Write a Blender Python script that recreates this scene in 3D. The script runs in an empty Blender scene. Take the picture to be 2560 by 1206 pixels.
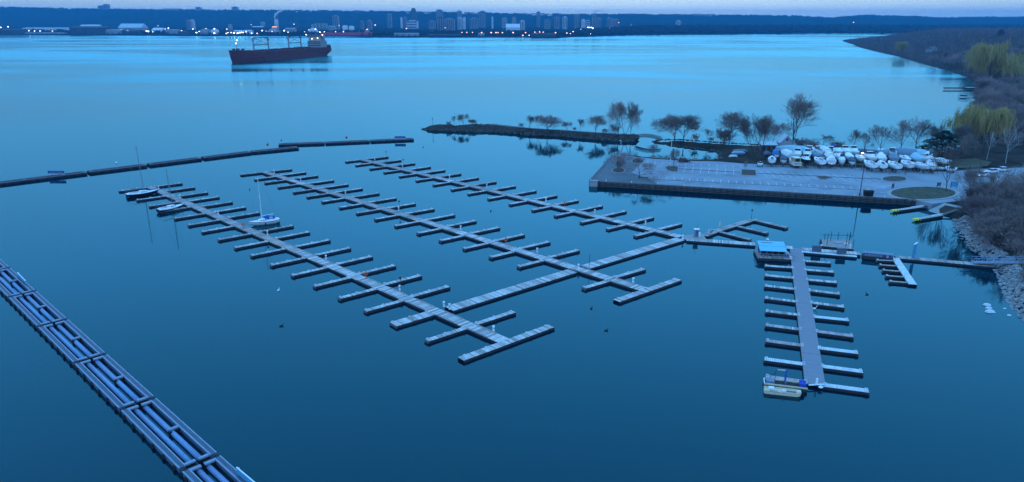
import bpy, math, random
import numpy as np
from mathutils import Vector
random.seed(7)
PI = math.pi
S = bpy.context.scene
C = S.collection

# ------------------------------------------------------------------ camera
F_PX, CX, CY, HOR, CAM_H = 1780.0, 1280.0, 650.0, 50.0, 50.0
PITCH = math.atan((CY - HOR) / F_PX)
cam = bpy.data.cameras.new('camera')
cam.sensor_width = 36.0
cam.lens = 36.0 * F_PX / 2560.0
cam.shift_y = (CY - 603.0) / 2560.0
cam.clip_start, cam.clip_end = 0.5, 60000.0
cam_o = bpy.data.objects.new('camera', cam)
C.objects.link(cam_o)
cam_o.location = (0, 0, CAM_H)
cam_o.rotation_euler = (PI / 2 - PITCH, 0, 0)
S.camera = cam_o

# ------------------------------------------------------------------ sky and light (blue hour, the sun at the horizon behind the far hills)
SUN_EL, SUN_ROT = math.radians(1.0), math.radians(10)
w = bpy.data.worlds.new('World')
S.world = w
w.use_nodes = True
nt = w.node_tree
bg = nt.nodes['Background']
sky = nt.nodes.new('ShaderNodeTexSky')
sky.sky_type = 'NISHITA'
sky.sun_disc = False
sky.sun_elevation, sky.sun_rotation = SUN_EL, SUN_ROT
sky.ozone_density = 6.0
sky.dust_density = 0.6
geo = nt.nodes.new('ShaderNodeTexCoord')
sep = nt.nodes.new('ShaderNodeSeparateXYZ')
nt.links.new(geo.outputs['Generated'], sep.inputs[0])
ramp = nt.nodes.new('ShaderNodeValToRGB')
nt.links.new(sep.outputs['Z'], ramp.inputs[0])
cr = ramp.color_ramp
RAMP = ((0.0, (0.86, 1.22, 1.14)), (0.026, (0.88, 1.12, 1.12)), (0.045, (1.0, 0.80, 1.0)), (0.08, (0.95, 0.80, 1.15)), (0.12, (0.75, 0.93, 1.55)), (0.28, (0.57, 1.11, 2.22)), (0.55, (0.36, 1.17, 2.45)), (1.0, (0.31, 0.99, 2.1)))
cr.elements[0].position, cr.elements[1].position = 0.0, 1.0
for k, (p, c) in enumerate(RAMP):
    e = cr.elements[0] if k == 0 else (cr.elements[-1] if k == len(RAMP) - 1 else cr.elements.new(p))
    e.color = (*[v / 2.5 for v in c], 1)
sc1 = nt.nodes.new('ShaderNodeVectorMath'); sc1.operation = 'SCALE'
nt.links.new(sky.outputs[0], sc1.inputs[0]); sc1.inputs['Scale'].default_value = 0.12
sc2 = nt.nodes.new('ShaderNodeVectorMath'); sc2.operation = 'SCALE'
nt.links.new(ramp.outputs[0], sc2.inputs[0]); sc2.inputs['Scale'].default_value = 25.0
# twilight arch: the sky is brighter over the place where the sun went down
dt = nt.nodes.new('ShaderNodeVectorMath'); dt.operation = 'DOT_PRODUCT'
nt.links.new(geo.outputs['Generated'], dt.inputs[0]); dt.inputs[1].default_value = (math.sin(SUN_ROT), math.cos(SUN_ROT), 0)
mx0 = nt.nodes.new('ShaderNodeMath'); mx0.operation = 'MAXIMUM'; nt.links.new(dt.outputs['Value'], mx0.inputs[0]); mx0.inputs[1].default_value = 0.0
pw = nt.nodes.new('ShaderNodeMath'); pw.operation = 'POWER'; nt.links.new(mx0.outputs[0], pw.inputs[0]); pw.inputs[1].default_value = 6.0
arch = nt.nodes.new('ShaderNodeMath'); arch.operation = 'MULTIPLY_ADD'; nt.links.new(pw.outputs[0], arch.inputs[0]); arch.inputs[1].default_value = 0.41; arch.inputs[2].default_value = 0.71
sc3 = nt.nodes.new('ShaderNodeVectorMath'); sc3.operation = 'SCALE'
nt.links.new(sc2.outputs[0], sc3.inputs[0]); nt.links.new(arch.outputs[0], sc3.inputs['Scale'])
add = nt.nodes.new('ShaderNodeVectorMath'); add.operation = 'ADD'
nt.links.new(sc1.outputs[0], add.inputs[0]); nt.links.new(sc3.outputs[0], add.inputs[1])
nt.links.new(add.outputs[0], bg.inputs['Color'])
bg.inputs['Strength'].default_value = 0.1

sun = bpy.data.lights.new('sun', 'SUN')
sun.energy = 0.01
sun.angle = math.radians(80)
sun.color = (1.0, 0.9, 0.85)
sun_o = bpy.data.objects.new('sun', sun)
C.objects.link(sun_o)
sun_o.rotation_euler = (PI / 2 - SUN_EL, 0, PI - SUN_ROT)
S.view_settings.view_transform = 'Standard'
S.view_settings.look = 'None'
S.view_settings.exposure = 0.0
S.view_settings.gamma = 1.0
S.cycles.volume_bounces = 0
S.cycles.max_bounces = 6
S.cycles.use_denoising = True

# ------------------------------------------------------------------ helpers
_cp, _sp = math.cos(PITCH), math.sin(PITCH)
def G(px, py, z=0.0):
    """point of the level plane z seen at pixel (px, py) of the 2560x1206 photograph"""
    X, Y = (px - CX) / F_PX, (py - CY) / F_PX
    d = (X, _cp - Y * _sp, -_sp - Y * _cp)
    t = (z - CAM_H) / d[2]
    return Vector((d[0] * t, d[1] * t, z))
def D_at(px, py, dist):
    """point on the ray of pixel (px, py) at ground distance Y = dist"""
    X, Y = (px - CX) / F_PX, (py - CY) / F_PX
    d = (X, _cp - Y * _sp, -_sp - Y * _cp)
    t = dist / d[1]
    return Vector((d[0] * t, d[1] * t, CAM_H + d[2] * t))
def ang(a, b): return math.atan2(b.y - a.y, b.x - a.x)
ORD = ['zeroth', 'first', 'second', 'third', 'fourth', 'fifth', 'sixth', 'seventh', 'eighth', 'ninth', 'tenth', 'eleventh', 'twelfth',
       'thirteenth', 'fourteenth', 'fifteenth', 'sixteenth', 'seventeenth', 'eighteenth', 'nineteenth', 'twentieth', 'twenty-first',
       'twenty-second', 'twenty-third', 'twenty-fourth', 'twenty-fifth', 'twenty-sixth', 'twenty-seventh', 'twenty-eighth', 'twenty-ninth', 'thirtieth']
ORD += ['thirty-' + o for o in ORD[1:10]] + ['fortieth'] + ['forty-' + o for o in ORD[1:10]]

class MB:
    def __init__(s): s.v = []; s.f = []
    def add(s, vs, fs):
        b = len(s.v); s.v += [tuple(p) for p in vs]; s.f += [tuple(i + b for i in f) for f in fs]; return s
    def box(s, x0, x1, y0, y1, z0, z1):
        return s.add([(x0,y0,z0),(x1,y0,z0),(x1,y1,z0),(x0,y1,z0),(x0,y0,z1),(x1,y0,z1),(x1,y1,z1),(x0,y1,z1)],
                     [(3,2,1,0),(4,5,6,7),(0,1,5,4),(1,2,6,5),(2,3,7,6),(3,0,4,7)])
    def bar(s, a, b, wd, z0, z1):
        """box along the ground segment a-b"""
        a, b = Vector((a[0], a[1])), Vector((b[0], b[1])); d = (b - a).normalized(); n = Vector((-d.y, d.x)) * wd / 2
        p = [a - n, b - n, b + n, a + n]
        return s.add([(q.x, q.y, z0) for q in p] + [(q.x, q.y, z1) for q in p],
                     [(3,2,1,0),(4,5,6,7),(0,1,5,4),(1,2,6,5),(2,3,7,6),(3,0,4,7)])
    def tube(s, a, b, r0, r1=None, n=6, caps=True):
        a, b = Vector(a), Vector(b); r1 = r0 if r1 is None else r1
        d = b - a
        if d.length < 1e-6: return s
        d.normalize(); u = d.cross(Vector((0, 0, 1)) if abs(d.z) < .9 else Vector((1, 0, 0))).normalized(); v = d.cross(u)
        vs = [a + (u * math.cos(2*PI*i/n) + v * math.sin(2*PI*i/n)) * r0 for i in range(n)] + \
             [b + (u * math.cos(2*PI*i/n) + v * math.sin(2*PI*i/n)) * r1 for i in range(n)]
        fs = [(i, (i+1) % n, n + (i+1) % n, n + i) for i in range(n)]
        if caps: fs += [tuple(range(n-1, -1, -1)), tuple(range(n, 2*n))]
        return s.add(vs, fs)
    def path(s, pts, r, n=5):
        for a, b in zip(pts[:-1], pts[1:]): s.tube(a, b, r, r, n)
        return s
    def prism(s, poly, z0, z1):
        n = len(poly)
        return s.add([(p[0], p[1], z0) for p in poly] + [(p[0], p[1], z1) for p in poly],
                     [tuple(range(n-1, -1, -1)), tuple(range(n, 2*n))] + [(i, (i+1) % n, n + (i+1) % n, n + i) for i in range(n)])
    def sheet(s, poly, z):
        return s.add([(p[0], p[1], z) for p in poly], [tuple(range(len(poly)))])
    def rings(s, rings, close=True, capa=False, capb=False):
        n = len(rings[0]); b = len(s.v)
        vs = [p for r in rings for p in r]; fs = []
        for k in range(len(rings) - 1):
            for i in range(n if close else n - 1):
                j = (i + 1) % n
                fs.append((k*n + i, k*n + j, (k+1)*n + j, (k+1)*n + i))
        if capa: fs.append(tuple(range(n-1, -1, -1)))
        if capb: fs.append(tuple(range((len(rings)-1)*n, len(rings)*n)))
        return s.add(vs, fs)
    def lathe(s, prof, n=12, x=0, y=0):
        return s.rings([[(x + r*math.cos(2*PI*i/n), y + r*math.sin(2*PI*i/n), z) for i in range(n)] for r, z in prof], True, True, True)
    def ball(s, c, r, n=8, m=5, sx=1, sy=1, sz=1):
        return s.rings([[(c[0] + sx*r*math.sin(PI*(k+.02)/(m-1+.04))*math.cos(2*PI*i/n), c[1] + sy*r*math.sin(PI*(k+.02)/(m-1+.04))*math.sin(2*PI*i/n),
                          c[2] - sz*r*math.cos(PI*(k+.02)/(m-1+.04))) for i in range(n)] for k in range(m)], True, True, True)
    def mesh(s, name, mat=None, smooth=False):
        me = bpy.data.meshes.new(name); me.from_pydata(s.v, [], s.f); me.update()
        if mat: me.materials.append(mat)
        if smooth: me.polygons.foreach_set('use_smooth', [True] * len(me.polygons))
        return me
    def build(s, name, mat, parent=None, smooth=False):
        return link(name, s.mesh(name, mat, smooth), parent)
def link(name, me, parent=None, loc=None, rz=0):
    o = bpy.data.objects.new(name, me); C.objects.link(o); o.parent = parent
    if loc is not None: o.location = loc
    if rz: o.rotation_euler = (0, 0, rz)
    return o
def tag(o, label, cat, group=None):
    o['label'] = label; o['category'] = cat
    if group: o['group'] = group
    return o
def thing(name, label, cat, loc=(0, 0, 0), rz=0, group=None):
    o = bpy.data.objects.new(name, None); C.objects.link(o); o.location = loc; o.rotation_euler = (0, 0, rz)
    o.empty_display_size = 0.2
    return tag(o, label, cat, group)
def struct(name, mb, mat, smooth=False, parent=None):
    o = mb.build(name, mat, parent, smooth); o['kind'] = 'structure'; return o
def kit(parent, parts):
    """parts: list of (name, mesh[, subparts]) linked under parent, sharing the meshes"""
    for p in parts:
        o = link(p[0], p[1], parent)
        for q in (p[2] if len(p) > 2 else ()): link(q[0], q[1], o)

# ------------------------------------------------------------------ materials
def mat(name, col, rough=0.8, metal=0.0, var=0.25, scale=3.0, bump=0.0, island=0.0, objvar=0.0, spec=0.3, stretch=None, col2=None):
    m = bpy.data.materials.new(name); m.use_nodes = True
    n = m.node_tree; b = n.nodes['Principled BSDF']
    b.inputs['Roughness'].default_value = rough; b.inputs['Metallic'].default_value = metal
    b.inputs['Specular IOR Level'].default_value = spec
    tc = n.nodes.new('ShaderNodeTexCoord'); mp = n.nodes.new('ShaderNodeMapping')
    n.links.new(tc.outputs['Object'], mp.inputs[0])
    if stretch: mp.inputs['Scale'].default_value = stretch
    nz = n.nodes.new('ShaderNodeTexNoise'); nz.inputs['Scale'].default_value = scale; nz.inputs['Detail'].default_value = 5
    n.links.new(mp.outputs[0], nz.inputs['Vector'])
    mx = n.nodes.new('ShaderNodeMix'); mx.data_type = 'RGBA'
    lo = tuple(c * (1 - var) for c in col); hi = tuple(min(1, c * (1 + var)) for c in (col2 or col))
    mx.inputs['A'].default_value = (*lo, 1); mx.inputs['B'].default_value = (*hi, 1)
    mr = n.nodes.new('ShaderNodeMapRange'); mr.inputs['From Min'].default_value = 0.3; mr.inputs['From Max'].default_value = 0.7
    n.links.new(nz.outputs['Fac'], mr.inputs['Value']); n.links.new(mr.outputs[0], mx.inputs['Factor'])
    last = mx.outputs['Result']
    if objvar:
        oi = n.nodes.new('ShaderNodeObjectInfo'); hv = n.nodes.new('ShaderNodeHueSaturation'); m2 = n.nodes.new('ShaderNodeMapRange')
        m2.inputs['To Min'].default_value = 1 - objvar; m2.inputs['To Max'].default_value = 1 + objvar
        n.links.new(oi.outputs['Random'], m2.inputs['Value']); n.links.new(m2.outputs[0], hv.inputs['Value']); n.links.new(last, hv.inputs['Color']); last = hv.outputs['Color']
    if island:
        g = n.nodes.new('ShaderNodeNewGeometry'); oi = n.nodes.new('ShaderNodeObjectInfo')
        ad = n.nodes.new('ShaderNodeMath'); ad.operation = 'ADD'
        n.links.new(g.outputs['Random Per Island'], ad.inputs[0]); n.links.new(oi.outputs['Random'], ad.inputs[1])
        fr = n.nodes.new('ShaderNodeMath'); fr.operation = 'FRACT'; n.links.new(ad.outputs[0], fr.inputs[0])
        hv = n.nodes.new('ShaderNodeHueSaturation'); m2 = n.nodes.new('ShaderNodeMapRange')
        m2.inputs['To Min'].default_value = 1 - island; m2.inputs['To Max'].default_value = 1 + island
        n.links.new(fr.outputs[0], m2.inputs['Value']); n.links.new(m2.outputs[0], hv.inputs['Value'])
        n.links.new(last, hv.inputs['Color']); last = hv.outputs['Color']
    n.links.new(last, b.inputs['Base Color'])
    if bump:
        bp = n.nodes.new('ShaderNodeBump'); bp.inputs['Strength'].default_value = bump; bp.inputs['Distance'].default_value = 0.1
        n.links.new(nz.outputs['Fac'], bp.inputs['Height']); n.links.new(bp.outputs[0], b.inputs['Normal'])
    return m
def glow(name, col, strength):
    m = bpy.data.materials.new(name); m.use_nodes = True
    b = m.node_tree.nodes['Principled BSDF']
    b.inputs['Base Color'].default_value = (*col, 1)
    b.inputs['Emission Color'].default_value = (*col, 1); b.inputs['Emission Strength'].default_value = strength
    return m
M = {}
M['plank'] = mat('weathered planks', (0.53, 0.495, 0.465), .85, island=.42, var=.2, scale=2)
M['plank_dark'] = mat('old dark planks', (0.40, 0.355, 0.325), .85, island=.42, var=.25, scale=2)
M['plank_tan'] = mat('new tan planks', (0.5, 0.4, 0.32), .8, island=.15)
M['plank_pale'] = mat('pale composite planks', (0.7, 0.74, 0.74), .7, island=.1, var=.12)
M['plank_red'] = mat('pinkish planks', (0.52, 0.40, 0.39), .8, island=.2)
M['walk_dark'] = mat('charcoal walkway surface', (0.27, 0.275, 0.30), .9, var=.3, scale=14)
M['fascia'] = mat('dark wet timber', (0.035, 0.033, 0.035), .7, var=.4)
M['rail'] = mat('edge board', (0.40, 0.36, 0.36), .8)
M['float'] = mat('black float', (0.012, 0.012, 0.014), .6)
M['cleat'] = mat('pale galvanised cleat', (0.7, 0.72, 0.72), .5, var=.1)
M['white'] = mat('white gelcoat', (0.88, 0.93, 0.9), .35, var=.06, spec=.5)
M['offwhite'] = mat('aged white gelcoat', (0.68, 0.7, 0.7), .45, var=.14, scale=1.2)
M['cream'] = mat('cream paint', (0.82, 0.66, 0.45), .55, var=.15)
M['navy'] = mat('navy hull', (0.012, 0.014, 0.03), .35)
M['black'] = mat('black rubber', (0.015, 0.015, 0.017), .7)
M['blue'] = mat('blue canvas', (0.03, 0.08, 0.42), .8)
M['bright_blue'] = mat('bright blue tarp', (0.05, 0.3, 0.62), .7)
M['pale_blue'] = mat('pale blue shrink wrap', (0.36, 0.6, 0.68), .5, var=.12)
M['grey_blue'] = mat('grey blue tarp', (0.2, 0.28, 0.36), .75, var=.2)
M['slate'] = mat('slate cover', (0.1, 0.13, 0.17), .8)
M['glass'] = mat('dark glass', (0.01, 0.014, 0.02), .1, var=.1, spec=.6)
M['steel'] = mat('galvanised steel', (0.11, 0.165, 0.22), .5, metal=.2, var=.2, stretch=(.3, 3, 3))
M['steel_light'] = mat('bright galvanised steel', (0.27, 0.34, 0.42), .45, metal=.2, var=.2, stretch=(.3, 3, 3))
M['bw_dark'] = mat('tarred breakwater timber', (0.035, 0.038, 0.05), .8, var=.4)
M['bw_grey'] = mat('weathered breakwater board', (0.22, 0.22, 0.24), .8, var=.4)
M['pipe'] = mat('blue float pipe', (0.22, 0.34, 0.52), .45, var=.15)
M['alloy'] = mat('anodised mast', (0.6, 0.65, 0.66), .4, metal=.3, var=.08)
M['wire'] = mat('steel wire', (0.25, 0.27, 0.3), .5, metal=.5)
M['sign_blue'] = mat('blue sign board', (0.03, 0.09, 0.3), .6, var=.2)
M['sign_cyan'] = mat('cyan blue board', (0.08, 0.36, 0.6), .5, var=.2)  # brighter cyan blue used on some boards and signs
M['roof_blue'] = mat('blue metal roof', (0.2, 0.58, 0.72), .5, var=.06)
M['orange'] = mat('orange life ring', (0.75, 0.14, 0.03), .6)
M['yellow'] = mat('safety yellow', (0.85, 0.85, 0.03), .5, var=.1)
M['rust'] = mat('ochre paint', (0.55, 0.38, 0.12), .7)
M['asphalt'] = mat('pale worn asphalt', (0.29, 0.32, 0.35), .9, var=.2, scale=.09, bump=.0)
M['paving'] = mat('promenade paving', (0.13, 0.155, 0.165), .9, var=.2, scale=.15)
M['seal'] = mat('dark tar seal', (0.06, 0.065, 0.07), .8)
M['paint'] = mat('road paint', (0.72, 0.72, 0.7), .7, var=.2)
M['kerb'] = mat('concrete kerb', (0.36, 0.36, 0.35), .85)
M['mulch'] = mat('brown mulch', (0.09, 0.07, 0.055), .95, var=.3, scale=2)
M['timber'] = mat('dark pier timber', (0.05, 0.045, 0.042), .85, var=.4, stretch=(.2, 1, 3))
M['timber_lt'] = mat('weathered pier waler', (0.13, 0.12, 0.115), .85, var=.35, stretch=(.2, 1, 3))
M['grass'] = mat('dull spring grass', (0.06, 0.075, 0.035), .95, var=.35, scale=.5, col2=(0.09, 0.08, 0.05))
M['litter'] = mat('leaf litter', (0.035, 0.028, 0.026), .95, var=.4, scale=.12, col2=(0.05, 0.042, 0.03), spec=.05)
M['far_land'] = mat('far wooded land', (0.018, 0.022, 0.022), 1, spec=0, var=.35, scale=.01)
M['far_wood'] = mat('far bare wood', (0.022, 0.02, 0.022), 1, spec=0, var=.3, scale=.02)
M['rock'] = mat('riprap rock', (0.30, 0.29, 0.28), .9, var=.35, island=.35, scale=1)
M['rock_dark'] = mat('dark riprap rock', (0.075, 0.068, 0.062), .9, var=.35, island=.4, scale=1)
M['bark'] = mat('grey brown bark', (0.07, 0.06, 0.055), .95, var=.25)
M['twig'] = mat('bare twigs', (0.26, 0.205, 0.18), .95, var=.25, objvar=.45)
M['twig_red'] = mat('purplish bare twigs', (0.25, 0.18, 0.17), .95, var=.25, objvar=.5)
M['twig_far'] = mat('distant bare twigs', (0.16, 0.12, 0.115), .95, var=.8, scale=.06)
M['willow'] = mat('yellow willow shoots', (0.40, 0.32, 0.12), .9, var=.25)
M['pine'] = mat('dark pine needles', (0.018, 0.035, 0.02), .9, var=.3)
M['pale_bark'] = mat('pale sycamore bark', (0.45, 0.45, 0.43), .8)
M['hull_red'] = mat('oxide red ship paint', (0.12, 0.028, 0.026), .7, spec=.1, var=.25, stretch=(.02, .3, .3))
M['hull_red2'] = mat('bright red ship paint', (0.55, 0.05, 0.09), .5, var=.2)
M['ship_white'] = mat('ship superstructure paint', (0.26, 0.26, 0.25), .6, var=.15)
M['ship_dark'] = mat('ship deck paint', (0.05, 0.03, 0.035), .7)
M['tower'] = mat('concrete tower', (0.27, 0.29, 0.3), .8, var=.15, scale=.05)
M['tower_pale'] = mat('pale concrete tower', (0.6, 0.62, 0.62), .8, var=.12, scale=.05)
M['tower_dark'] = mat('dark tower cladding', (0.08, 0.09, 0.1), .6, var=.15, scale=.05)
M['far_white'] = mat('white shed cladding', (0.75, 0.77, 0.77), .6, var=.08, scale=.05)
M['far_grey'] = mat('grey shed cladding', (0.28, 0.3, 0.31), .7, var=.2, scale=.05)
M['far_dark'] = mat('dark shed cladding', (0.05, 0.05, 0.06), .8, var=.3, scale=.05)
M['salt'] = mat('pale bulk pile', (0.34, 0.31, 0.28), .95, var=.15, scale=.05)
M['car_white'] = mat('white car paint', (0.8, 0.8, 0.8), .3, var=.03, spec=.5)
M['car_dark'] = mat('dark red car paint', (0.05, 0.015, 0.02), .3, spec=.5)
M['house_wall'] = mat('grey house siding', (0.42, 0.43, 0.45), .8, var=.1)
M['house_roof'] = mat('pale frosted roof', (0.55, 0.6, 0.64), .8, var=.15)
M['roof_slate'] = mat('slate roof', (0.12, 0.15, 0.19), .8, var=.2)
M['lamp_white'] = glow('floodlight glow', (1.0, 0.86, 0.7), 6.0)
M['lamp_pink'] = glow('sodium lamp glow', (1.0, 0.5, 0.42), 4.5)
M['lamp_cool'] = glow('cool lamp glow', (0.8, 1.0, 0.9), 6.0)
M['headlight'] = glow('headlight glow', (1.0, 0.9, 0.75), 6.0)
M['fence'] = mat('grey fence wire', (0.22, 0.24, 0.27), .7)
M['swan'] = mat('white feathers', (0.85, 0.86, 0.85), .7, var=.05)
M['duck'] = mat('dark feathers', (0.04, 0.035, 0.03), .8)
M['steam'] = mat('steam', (0.9, 0.92, 0.95), 1.0)

# water: clear reflection by Fresnel over a dark blue-green body
m = bpy.data.materials.new('harbour water'); m.use_nodes = True
n = m.node_tree; n.nodes.remove(n.nodes['Principled BSDF']); out = n.nodes['Material Output']
dif = n.nodes.new('ShaderNodeBsdfDiffuse'); dif.inputs['Color'].default_value = (0.0001, 0.009, 0.022, 1)
glo = n.nodes.new('ShaderNodeBsdfGlossy'); glo.inputs['Color'].default_value = (0.27, 0.9, 0.95, 1)
frn = n.nodes.new('ShaderNodeFresnel'); frn.inputs['IOR'].default_value = 1.5
mix = n.nodes.new('ShaderNodeMixShader')
n.links.new(frn.outputs[0], mix.inputs[0]); n.links.new(dif.outputs[0], mix.inputs[1]); n.links.new(glo.outputs[0], mix.inputs[2])
n.links.new(mix.outputs[0], out.inputs['Surface'])
tc = n.nodes.new('ShaderNodeTexCoord')
mp = n.nodes.new('ShaderNodeMapping'); mp.inputs['Scale'].default_value = (0.0016, 0.006, 1); mp.inputs['Rotation'].default_value = (0, 0, .12)
n.links.new(tc.outputs['Object'], mp.inputs[0])
nz = n.nodes.new('ShaderNodeTexNoise'); nz.inputs['Scale'].default_value = 1.0; nz.inputs['Detail'].default_value = 6; nz.inputs['Distortion'].default_value = 1.2
n.links.new(mp.outputs[0], nz.inputs['Vector'])
mr = n.nodes.new('ShaderNodeMapRange'); mr.inputs['From Min'].default_value = .42; mr.inputs['From Max'].default_value = .62
mr.inputs['To Min'].default_value = 0.08; mr.inputs['To Max'].default_value = 0.20
n.links.new(nz.outputs['Fac'], mr.inputs['Value'])
sy = n.nodes.new('ShaderNodeSeparateXYZ'); n.links.new(tc.outputs['Object'], sy.inputs[0])   # open harbour beyond the breakwaters is rippled
my = n.nodes.new('ShaderNodeMapRange'); my.inputs['From Min'].default_value = 330; my.inputs['From Max'].default_value = 750
my.inputs['To Min'].default_value = 0.0; my.inputs['To Max'].default_value = 1.0; n.links.new(sy.outputs['Y'], my.inputs['Value'])
mm = n.nodes.new('ShaderNodeMath'); mm.operation = 'MULTIPLY'; n.links.new(mr.outputs[0], mm.inputs[0]); n.links.new(my.outputs[0], mm.inputs[1])
ma = n.nodes.new('ShaderNodeMath'); ma.operation = 'ADD'; n.links.new(mm.outputs[0], ma.inputs[0]); mk = n.nodes.new('ShaderNodeMath'); mk.operation = 'MULTIPLY_ADD'; n.links.new(mr.outputs[0], mk.inputs[0]); mk.inputs[1].default_value = 0.30; mk.inputs[2].default_value = 0.005; n.links.new(mk.outputs[0], ma.inputs[1])
n.links.new(ma.outputs[0], glo.inputs['Roughness'])
n2 = n.nodes.new('ShaderNodeTexNoise'); n2.inputs['Scale'].default_value = 1.3; n2.inputs['Detail'].default_value = 3
n.links.new(tc.outputs['Object'], n2.inputs['Vector'])
bp = n.nodes.new('ShaderNodeBump'); bp.inputs['Strength'].default_value = 0.08; bp.inputs['Distance'].default_value = 0.04
n.links.new(n2.outputs['Fac'], bp.inputs['Height']); n.links.new(bp.outputs[0], glo.inputs['Normal'])
M['water'] = m

# ------------------------------------------------------------------ the setting: water
struct('water', MB().add([(-15000, -400, 0), (15000, -400, 0), (15000, 16000, 0), (-15000, 16000, 0)], [(0, 1, 2, 3)]), M['water'])

# ------------------------------------------------------------------ far shore and escarpment (one terrain sheet)
SHORE = [(-700, 87), (0, 88), (250, 89), (470, 90.5), (800, 91.5), (930, 93), (1080, 93), (1300, 94.5), (1390, 96), (1440, 93), (1560, 89),
         (1700, 87), (1850, 86), (2050, 84.5), (2300, 85), (3300, 86)]
BROW = [(-700, 18), (0, 20.5), (100, 22.5), (215, 25), (330, 26), (500, 27.5), (700, 28.5), (900, 30), (1100, 33), (1300, 36), (1450, 37.5), (1600, 37.5),
        (1730, 39), (1880, 40), (2000, 41), (2080, 42.5), (2150, 39), (2230, 40), (2330, 43), (2600, 43), (3300, 43)]
def lerp(tab, x):
    for (a, b), (c, d) in zip(tab[:-1], tab[1:]):
        if x <= c: return b + (d - b) * (x - a) / (c - a)
    return tab[-1][1]
def sst(a, b, x):
    t = max(0., min(1., (x - a) / (b - a))); return t * t * (3 - 2 * t)
BROW_D = 5600.0
rnd = random.Random(3)
def shore_y(px): return G(px, lerp(SHORE, px), 0).y
cols = [i * 5 for i in range(-140, 661)]
rows = [-6, 2, 12, 120, 400, 800, 1200, 1500, 1800, 2000, 2200, 2400, 2600, 2800, 2900, 2960, 3000, 3040, 3200, 4500]
mb = MB(); vs = []; nz_old = 0
for px in cols:
    y0 = shore_y(px); brow_z = CAM_H + (HOR - lerp(BROW, px)) / 1878.0 * BROW_D
    ridge = brow_z + rnd.uniform(-3.5, 3.5) + 4 * math.sin(px * .031) * math.sin(px * .0113)
    wood = sst(1480, 1640, px)
    for r in rows:
        Y = y0 + r
        if r < 0: z = -2.
        elif r < 5: z = 2.2
        else:
            t = (Y - (BROW_D - 1300)) / 1300.0
            z = 3 + 9 * sst(0, 1500, r) + 10 * wood * sst(10, 500, r)
            z += (ridge - z) * sst(0.0, 1.0, t) if t > 0 else 0
            if 0.05 < t < 1.1: z += rnd.uniform(-3, 3)
        X = (px - CX) / F_PX * Y * (1 / math.cos(PITCH)) / (1 + math.tan(PITCH) ** 2) ** 0 * math.cos(PITCH) ** 0
        k = D_at(px, HOR, Y)
        vs.append((k.x, Y, z))
nr = len(rows)
fs = [(c*nr + r, (c+1)*nr + r, (c+1)*nr + r + 1, c*nr + r + 1) for c in range(len(cols)-1) for r in range(nr-1)]
struct('hills', mb.add(vs, fs), M['far_land'], True)

# belts of far woodland: thousands of small crowns that read as one mass
def far_wood(name, label, n, xr, dr, hr, seed, keep=lambda px, d: True, col='far_wood', zb=3):
    q = random.Random(seed); mb = MB()
    for _ in range(n):
        px = q.uniform(*xr); d = q.uniform(*dr) if dr[1] > 0 else 0
        if not keep(px, d): continue
        Y = shore_y(px) + d; k = D_at(px, HOR, Y); h = q.uniform(*hr); r = h * q.uniform(.35, .6)
        wood = sst(1480, 1640, px)
        z = zb + 9 * sst(0, 1500, d) + 10 * wood * sst(10, 500, d) - .5
        ring = [(k.x + r * math.cos(a) * q.uniform(.7, 1.2), Y + r * math.sin(a) * q.uniform(.7, 1.2), z + h * q.uniform(.3, .6)) for a in (0, 1.05, 2.1, 3.14, 4.2, 5.2)]
        mb.add(ring + [(k.x, Y, z), (k.x + q.uniform(-1, 1), Y, z + h)], [(i, (i+1) % 6, 7) for i in range(6)] + [((i+1) % 6, i, 6) for i in range(6)])
    o = mb.build(name, M[col]); o['kind'] = 'stuff'; o['label'] = label; o['category'] = 'woodland'
    return o
far_wood('distant_wood', 'dark bare woodland along the far shore right of the city', 3600, (1440, 2600), (10, 700), (9, 17), 11)
far_wood('distant_wood', 'dark band of bare trees along the city waterfront', 1500, (640, 1460), (60, 520), (7, 13), 12)
far_wood('distant_wood', 'scattered bare trees between the sheds on the far left shore', 420, (-200, 640), (80, 700), (6, 11), 13)
far_wood('distant_wood', 'tree line along the brow of the far escarpment', 900, (-100, 2600), (0, 0), (6, 14), 14, keep=lambda a, b: False) if False else None
mb = MB(); q = random.Random(15)
for px in [q.uniform(-50, 1990) for _ in range(1100)]:
    Y = BROW_D - q.uniform(0, 60); k = D_at(px, HOR, Y); z = CAM_H + (HOR - lerp(BROW, px)) / 1878.0 * BROW_D - 4; h = q.uniform(4, 13); r = q.uniform(5, 16)
    mb.add([(k.x - r, Y, z), (k.x + r, Y, z), (k.x, Y + r, z), (k.x - r*.6, Y, z + h*.7), (k.x + r*.6, Y, z + h*.8), (k.x, Y + r*.6, z + h)],
           [(0, 1, 4, 3), (1, 2, 5, 4), (2, 0, 3, 5), (3, 4, 5)])
o = mb.build('distant_wood', M['far_land']); o['kind'] = 'stuff'; o['label'] = 'tree line along the brow of the far escarpment'; o['category'] = 'woodland'

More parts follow.
